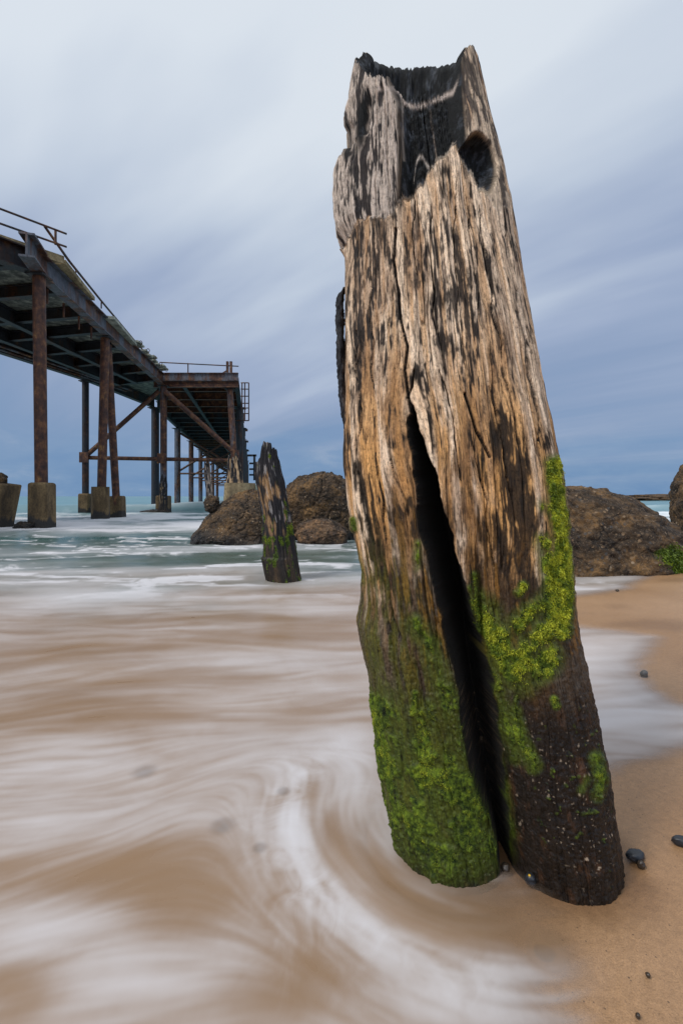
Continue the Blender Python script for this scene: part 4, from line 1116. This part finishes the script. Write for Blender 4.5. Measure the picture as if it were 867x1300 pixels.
    mb.bar(A((RX(95) - .6, 95, 9.2)), A((RX(95) + 2.0, 95, 9.2)), .4, .4)
    mb.build('fender', STEEL, root)
    return root

# ================================================================== BUILD
build_sand()
build_sea()
big_post()
stump('timber_post', [(560, 324, 352), (575, 323.5, 353), (586, 323, 354.5), (600, 322.5, 357), (612, 323, 360.5), (657, 332, 369), (700, 333.5, 375), (706, 333.5, 376), (709, 331.0, 376.5), (738, 338.5, 382.5), (765, 343, 388)], 5.62,
      'short charred timber post leaning in the shallows before the brown rocks', 'post', 3.0, mossy=1.0, nr=380, nc=220, blackness=.58, pal=(.17, .10, .048), taper_y=.1,
      topf=([-1, -.52, -.42, -.25, .22, .36, .46, .56, .72, 1], [587, 583, 566, 561, 561, 574, 577, 567, 567, 592]), gs=.42)
pier()
# leaning broken footing at the far left
ft = empty('broken_footing', (P(4, 0, 18)[0], 18, -.2), 'broken leaning concrete footing with a brown stub on top', 'footing')
mb = MB(); k = 18 / F0
def loc(px, py, Y=18.0): q = P(px, py, Y); return (q[0] - ft.location[0], q[1] - ft.location[1], q[2] - ft.location[2])
c0, c1 = loc(-10, 690), loc(0, 613)
mb.bar(c0, c1, .80, .95, up=(0, 1, 0), taper=1.22); mb.build('concrete_block', CONC, ft, False, .05)
V, Fc = ico(4); 
nn = fbm3(V[:, 0] * 2, V[:, 1] * 2, V[:, 2] * 2, 3)
np_mesh('stub', V * (1 + .3 * nn)[:, None] * np.array([.3, .3, .28]) + np.array(loc(-2, 609)), Fc, ROCK, ft, True, {'wet': np.zeros(len(V)), 'moss': np.zeros(len(V))})

# old timber stumps under the pier
stump('timber_stump', [(603, 204.5, 211), (615, 203, 212.5), (655, 202, 212), (662, 202, 212)], 35.2, 'small black stump standing before the square footed pier pile', 'stump', 8.0, topn=10, nr=70, nc=50, blackness=.75, pal=(.3, .2, .1))
stump('timber_stump', [(585, 259, 266), (600, 259, 267.5), (640, 264, 271.5), (650, 265, 272)], 22.0, 'pale grey stump leaning between the pier piles behind the boulder', 'stump', 5.0, topn=8, nr=70, nc=50, blackness=.36, pal=(.20, .155, .12), lowdark=.3)

# rocks
def shp_left(V):
    t = np.clip((V[:, 2] + .3) / 1.3, 0, 1)
    V[:, 0] = V[:, 0] * (1.12 - .62 * t) + .32 * t
    V[:, 1] = V[:, 1] * (1.1 - .35 * t)
    return V
rock('boulder', P(305, 661, 11.9)[0:2] + (.25,), (1.05, 1.0, .92), 'brown boulder with flared foot carrying the concrete block', 11.0, 7, 2.5, .10, waterz=-.13, shape=shp_left, peb=.6)
rock('boulder', (P(268, 0, 11.4)[0], 11.5, .80), (.17, .2, .2), 'knobbly brown stone beside the concrete block on the boulder', 15.0, 5, 2.2, .2, waterz=-.5)
def shp_mid(V):
    t = np.clip((V[:, 2] + .3) / 1.8, 0, 1)
    V[:, 2] += .10 * np.clip(V[:, 0], -1, .5)
    V[:, 0] = V[:, 0] * (1.06 - .26 * t) + .02 * t
    return V
rock('boulder', (P(401, 0, 13.2)[0], 13.4, .42), (1.08, 1.0, 1.20), 'large rounded dark brown boulder behind the short post', 21.0, 7, 4.2, .10, waterz=-.13, shape=shp_mid)
rock('boulder', (P(408, 0, 11.3)[0], 11.5, .02), (.60, .5, .40), 'low grey brown stone at the foot of the large boulder', 31.0, 6, 2.2, .16, mat=ROCKG, waterz=-.16, wetband=.12)
def shp_right(V):
    t = np.clip((V[:, 2] + .2) / 1.2, 0, 1)
    V[:, 0] = np.where(V[:, 0] > 0, V[:, 0] * (1.20 - .50 * t ** 2.2), V[:, 0])
    V[:, 1] = np.where(V[:, 1] < 0, V[:, 1] * (1.06 - .28 * t), V[:, 1])
    V[:, 2] -= .07 * np.clip(V[:, 0], 0, 2) * t
    return V
rock('boulder', (3.08, 6.75, .30), (1.34, 1.05, .86), 'broad pebbly conglomerate boulder on the sand with green weed at its right foot', 41.0, 7, 2.7, .07, waterz=-.2, shape=shp_right, weed=(4.06, 5.98, .10, .36), knob=1.6, peb=.8)
rock('boulder', (9.42, 11.6, .7), (1.15, 1.0, 1.35), 'tall brown rock cut by the right edge of the photo', 51.0, 6, 2.6, .13, waterz=-.15)
rock('headland', (92, 128, .1), (22, 10, 1.35), 'low dark rock shelf on the horizon beyond the broad boulder', 61.0, 6, 2.4, .2, cat='headland', waterz=-3)
rock('rock_ledge', (P(197, 0, 35)[0], 35.2, -.22), (1.05, .6, .22), 'flat black wet ledge at the foot of the square pier footing', 71.0, 5, 2.2, .2, waterz=.6)
rock('wet_stone', (P(32, 0, 17.6)[0], 17.7, -.16), (.42, .35, .22), 'small brown stone in the foam between the two left footings', 81.0, 5, 2.2, .2, waterz=0)
# concrete block on the boulder, with a burnt stump
Yb = 11.9
mb = MB(); q0 = P(305, 655, Yb); q1 = P(304, 613.5, Yb)
mb.tube((0, 0, 0), (0, 0, q1[2] - q0[2]), .43, .385, 26)
BL = m_concrete('block_concrete', (.20, .15, .08), (.34, .27, .15))
blk = mb.build('concrete_block', BL, None, True); blk.location = q0
md = blk.modifiers.new('Bevel', 'BEVEL'); md.width = .03; md.segments = 2; md.limit_method = 'ANGLE'; md.angle_limit = R(50)
tag(blk, 'round tan concrete block set on top of the flared brown boulder', 'block')
stump('timber_stump', [(574, 291, 300), (584, 289.5, 304), (600, 289, 307.5), (615, 288, 309)], 11.85, 'burnt black and pale stump standing on the round concrete block', 'stump', 2.2, topn=10, nr=80, nc=60, blackness=.52, pal=(.30, .20, .11), lowdark=0)

# pebbles on the sand
PBK = m_pebble('black_pebble', (.008, .009, .012), (.03, .033, .04))
PBG = m_pebble('grey_pebble', (.07, .065, .062), (.13, .12, .11))
PBB = m_pebble('brown_pebble', (.02, .014, .01), (.06, .04, .025))
YEL = m_pebble('yellow_lichen', (.55, .30, .02), (.65, .4, .03))
def pebble(px, py, w, h, label, mat, seed, sink=.35, elong=1.0):
    x, y = G(px, py); k = y / F0
    V, Fc = ico(4); V = V.copy()
    n = fbm3(V[:, 0] * 1.2 + seed, V[:, 1] * 1.2, V[:, 2] * 1.2, 3)
    a = w * k / 2; b = a * elong; c = h * k / 2
    V = V * (1 + .28 * n)[:, None] * np.array([a, b, c * 1.15])
    o = np_mesh('pebble', V, Fc, mat, None, True); o.location = (x, y, c * (1 - sink) + float(sand_h(np.array(x), np.array(y))))
    if sink > .6: o.scale[2] = .6; o.location[2] = -float(V[:, 2].max()) * .6 - .0006 + float(sand_h(np.array(x), np.array(y)))
    o.rotation_euler[2] = seed
    tag(o, label, 'pebble', 'pebbles on the wet sand')
    return o
pebble(806, 1088, 21, 13, 'oblong black pebble right of the big post foot', PBK, .15, elong=.7)
pebble(813, 1098, 9, 9, 'tiny dark pebble touching the oblong black one', PBB, 2.3)
pebble(866, 1072, 27, 11, 'flat pointed black pebble at the right edge of the sand', PBK, 2.9, elong=.5)
pebble(641, 1104, 12, 11, 'round brown pebble in the gap between the post legs', PBB, 4.0, -.5)
pz = pebble(673, 1119, 15, 13, 'dark pebble with a yellow fleck against the right post leg', PBK, 5.0, -.4)
V, Fc = ico(2); k = pz.location[1] / F0
np_mesh('lichen_fleck', V * .0035 + np.array([.004, -.006, .013]), Fc, YEL, pz, True)
pebble(822, 1240, 6, 5, 'tiny brown pebble alone on the lower right sand', PBB, 6.0)
pebble(809, 1291, 6, 5, 'tiny brown pebble at the bottom of the right sand', PBB, 7.0)
pebble(817, 862, 9, 9, 'grey pebble in the foam film right of the post', PBG, 8.0)
pebble(783, 755, 4, 3, 'speck of dark stone on the sand before the broad boulder', PBB, 9.0)
pebble(283, 1050, 25, 15, 'blurred grey pebble in the brown wash left of the post', PBG, 1.1, .72)
pebble(330, 1078, 15, 12, 'small grey pebble in the wash below the blurred one', PBG, 1.9, .72)
pebble(360, 1006, 14, 10, 'small dark pebble beside the white eddy of foam', PBG, 2.6, .72)
pebble(184, 981, 24, 9, 'flat grey pebble nearly covered by the streaming wash', PBG, 3.4, .72)
pebble(690, 1207, 28, 14, 'blurred grey pebble in the white foam below the right leg', PBG, .3, .72)

# ================================================================== SKY, SUN, CAMERA
SUN_EL, SUN_AZ = R(50), R(238)       # azimuth measured from +Y towards +X: sun behind the camera, to the left
wd = bpy.data.worlds.new('World'); SC.world = wd; wd.use_nodes = True
nt = wd.node_tree; nt.nodes.clear()
wo = N(nt, 'ShaderNodeOutputWorld'); bg = N(nt, 'ShaderNodeBackground'); nt.links.new(bg.outputs[0], wo.inputs[0])
bg.inputs['Strength'].default_value = .1
sky = N(nt, 'ShaderNodeTexSky', sky_type='NISHITA'); sky.sun_disc = False; sky.sun_elevation = SUN_EL; sky.sun_rotation = SUN_AZ
sky.air_density = 1.0; sky.dust_density = 2.0
tc = N(nt, 'ShaderNodeTexCoord'); D = tc.outputs['Generated']
sx = N(nt, 'ShaderNodeSeparateXYZ'); nt.links.new(D, sx.inputs[0])
# clouds live on a flat layer overhead: direction / height
zc = math_n(nt, 'ADD', math_n(nt, 'MAXIMUM', sx.outputs[2], 0), .10)
cu = math_n(nt, 'DIVIDE', sx.outputs[0], zc); cv = math_n(nt, 'DIVIDE', sx.outputs[1], zc)
cxyz = N(nt, 'ShaderNodeCombineXYZ'); nt.links.new(cu, cxyz.inputs[0]); nt.links.new(cv, cxyz.inputs[1])
def lay(ax, ay, ka, kc, ox):
    al = math_n(nt, 'ADD', math_n(nt, 'MULTIPLY', cu, ax * ka), math_n(nt, 'MULTIPLY', cv, ay * ka))
    ac = math_n(nt, 'ADD', math_n(nt, 'MULTIPLY', cu, ay * kc), math_n(nt, 'MULTIPLY', cv, -ax * kc))
    c = N(nt, 'ShaderNodeCombineXYZ'); nt.links.new(al, c.inputs[0]); nt.links.new(ac, c.inputs[1]); c.inputs[2].default_value = ox
    return c.outputs[0]
n1 = noise(nt, lay(-.72, .69, .24, .58, 1.7), 1.0, 5, .50, .5)
n2 = noise(nt, lay(-.70, .71, .20, 1.5, 4.2), 1.0, 4, .5, .3)
el = math_n(nt, 'ADD', sx.outputs[2], math_n(nt, 'ADD', math_n(nt, 'MULTIPLY', math_n(nt, 'SUBTRACT', n1, .5), .74), math_n(nt, 'MULTIPLY', math_n(nt, 'SUBTRACT', n2, .5), .36)))
def lin(r, g, b): return tuple(((c / 255 + .055) / 1.055) ** 2.4 if c > 10 else c / 3294 for c in (r, g, b))
deck = ramp(nt, el, [(.0, lin(116, 145, 184)), (.12, lin(126, 151, 186)), (.23, lin(141, 160, 191)), (.34, lin(160, 175, 202)), (.46, lin(192, 204, 221)), (.60, lin(221, 229, 238)), (1.0, lin(234, 239, 243))])
# low clear strip with small cumulus
lowmask = ramp(nt, math_n(nt, 'ADD', sx.outputs[2], math_n(nt, 'MULTIPLY', math_n(nt, 'SUBTRACT', n2, .5), .10)), [(.02, 1.0), (.15, 0.0)])
mp3 = N(nt, 'ShaderNodeMapping'); mp3.inputs['Scale'].default_value = (5, 5, 17); nt.links.new(D, mp3.inputs['Vector'])
n3 = noise(nt, mp3.outputs[0], 1.5, 6, .6, .2)
lowc = ramp(nt, n3, [(.38, lin(104, 142, 184)), (.56, lin(122, 154, 190)), (.70, lin(158, 176, 200))])
cl = mix(nt, math_n(nt, 'MULTIPLY', lowmask, .75), deck, lowc)
# unseen sky behind the camera is brightened as added fill light
zb = ramp(nt, sx.outputs[2], [(.62, 1.0), (.85, 1.0 * .999)])
back = N(nt, 'ShaderNodeMapRange'); back.inputs['From Min'].default_value = .25; back.inputs['From Max'].default_value = -.6; back.inputs['To Min'].default_value = 1.0; back.inputs['To Max'].default_value = 1.55
nt.links.new(sx.outputs[1], back.inputs['Value'])
vm = N(nt, 'ShaderNodeVectorMath', operation='SCALE'); nt.links.new(cl, vm.inputs[0]); nt.links.new(math_n(nt, 'MULTIPLY', back.outputs[0], 7.75), vm.inputs['Scale'])
fin = mix(nt, .94, sky.outputs[0], vm.outputs[0])
nt.links.new(fin, bg.inputs['Color'])

sd = bpy.data.lights.new('sun', 'SUN'); sd.energy = 1.5; sd.angle = R(14); sd.color = (1, .95, .88)
so = bpy.data.objects.new('sun', sd); C.objects.link(so)
# light travels along local -Z; point it from azimuth/elevation
dx, dy, dz = math.sin(SUN_AZ) * math.cos(SUN_EL), math.cos(SUN_AZ) * math.cos(SUN_EL), math.sin(SUN_EL)
import mathutils
so.rotation_euler = mathutils.Vector((-dx, -dy, -dz)).to_track_quat('-Z', 'Y').to_euler()

cam = bpy.data.cameras.new('camera'); co = bpy.data.objects.new('camera', cam); C.objects.link(co)
co.location = (0, 0, CAMZ); co.rotation_euler = (R(90), 0, 0)
cam.sensor_fit = 'VERTICAL'; cam.sensor_height = 36; cam.lens = 36 * F0 / 1300.0
cam.shift_y = -(650 - HY) / 1300.0
cam.clip_start = .05; cam.clip_end = 12000
SC.camera = co
SC.view_settings.view_transform = 'Standard'; SC.view_settings.look = 'None'
SC.view_settings.exposure = .38; SC.view_settings.gamma = 1
SC.cycles.max_bounces = 6
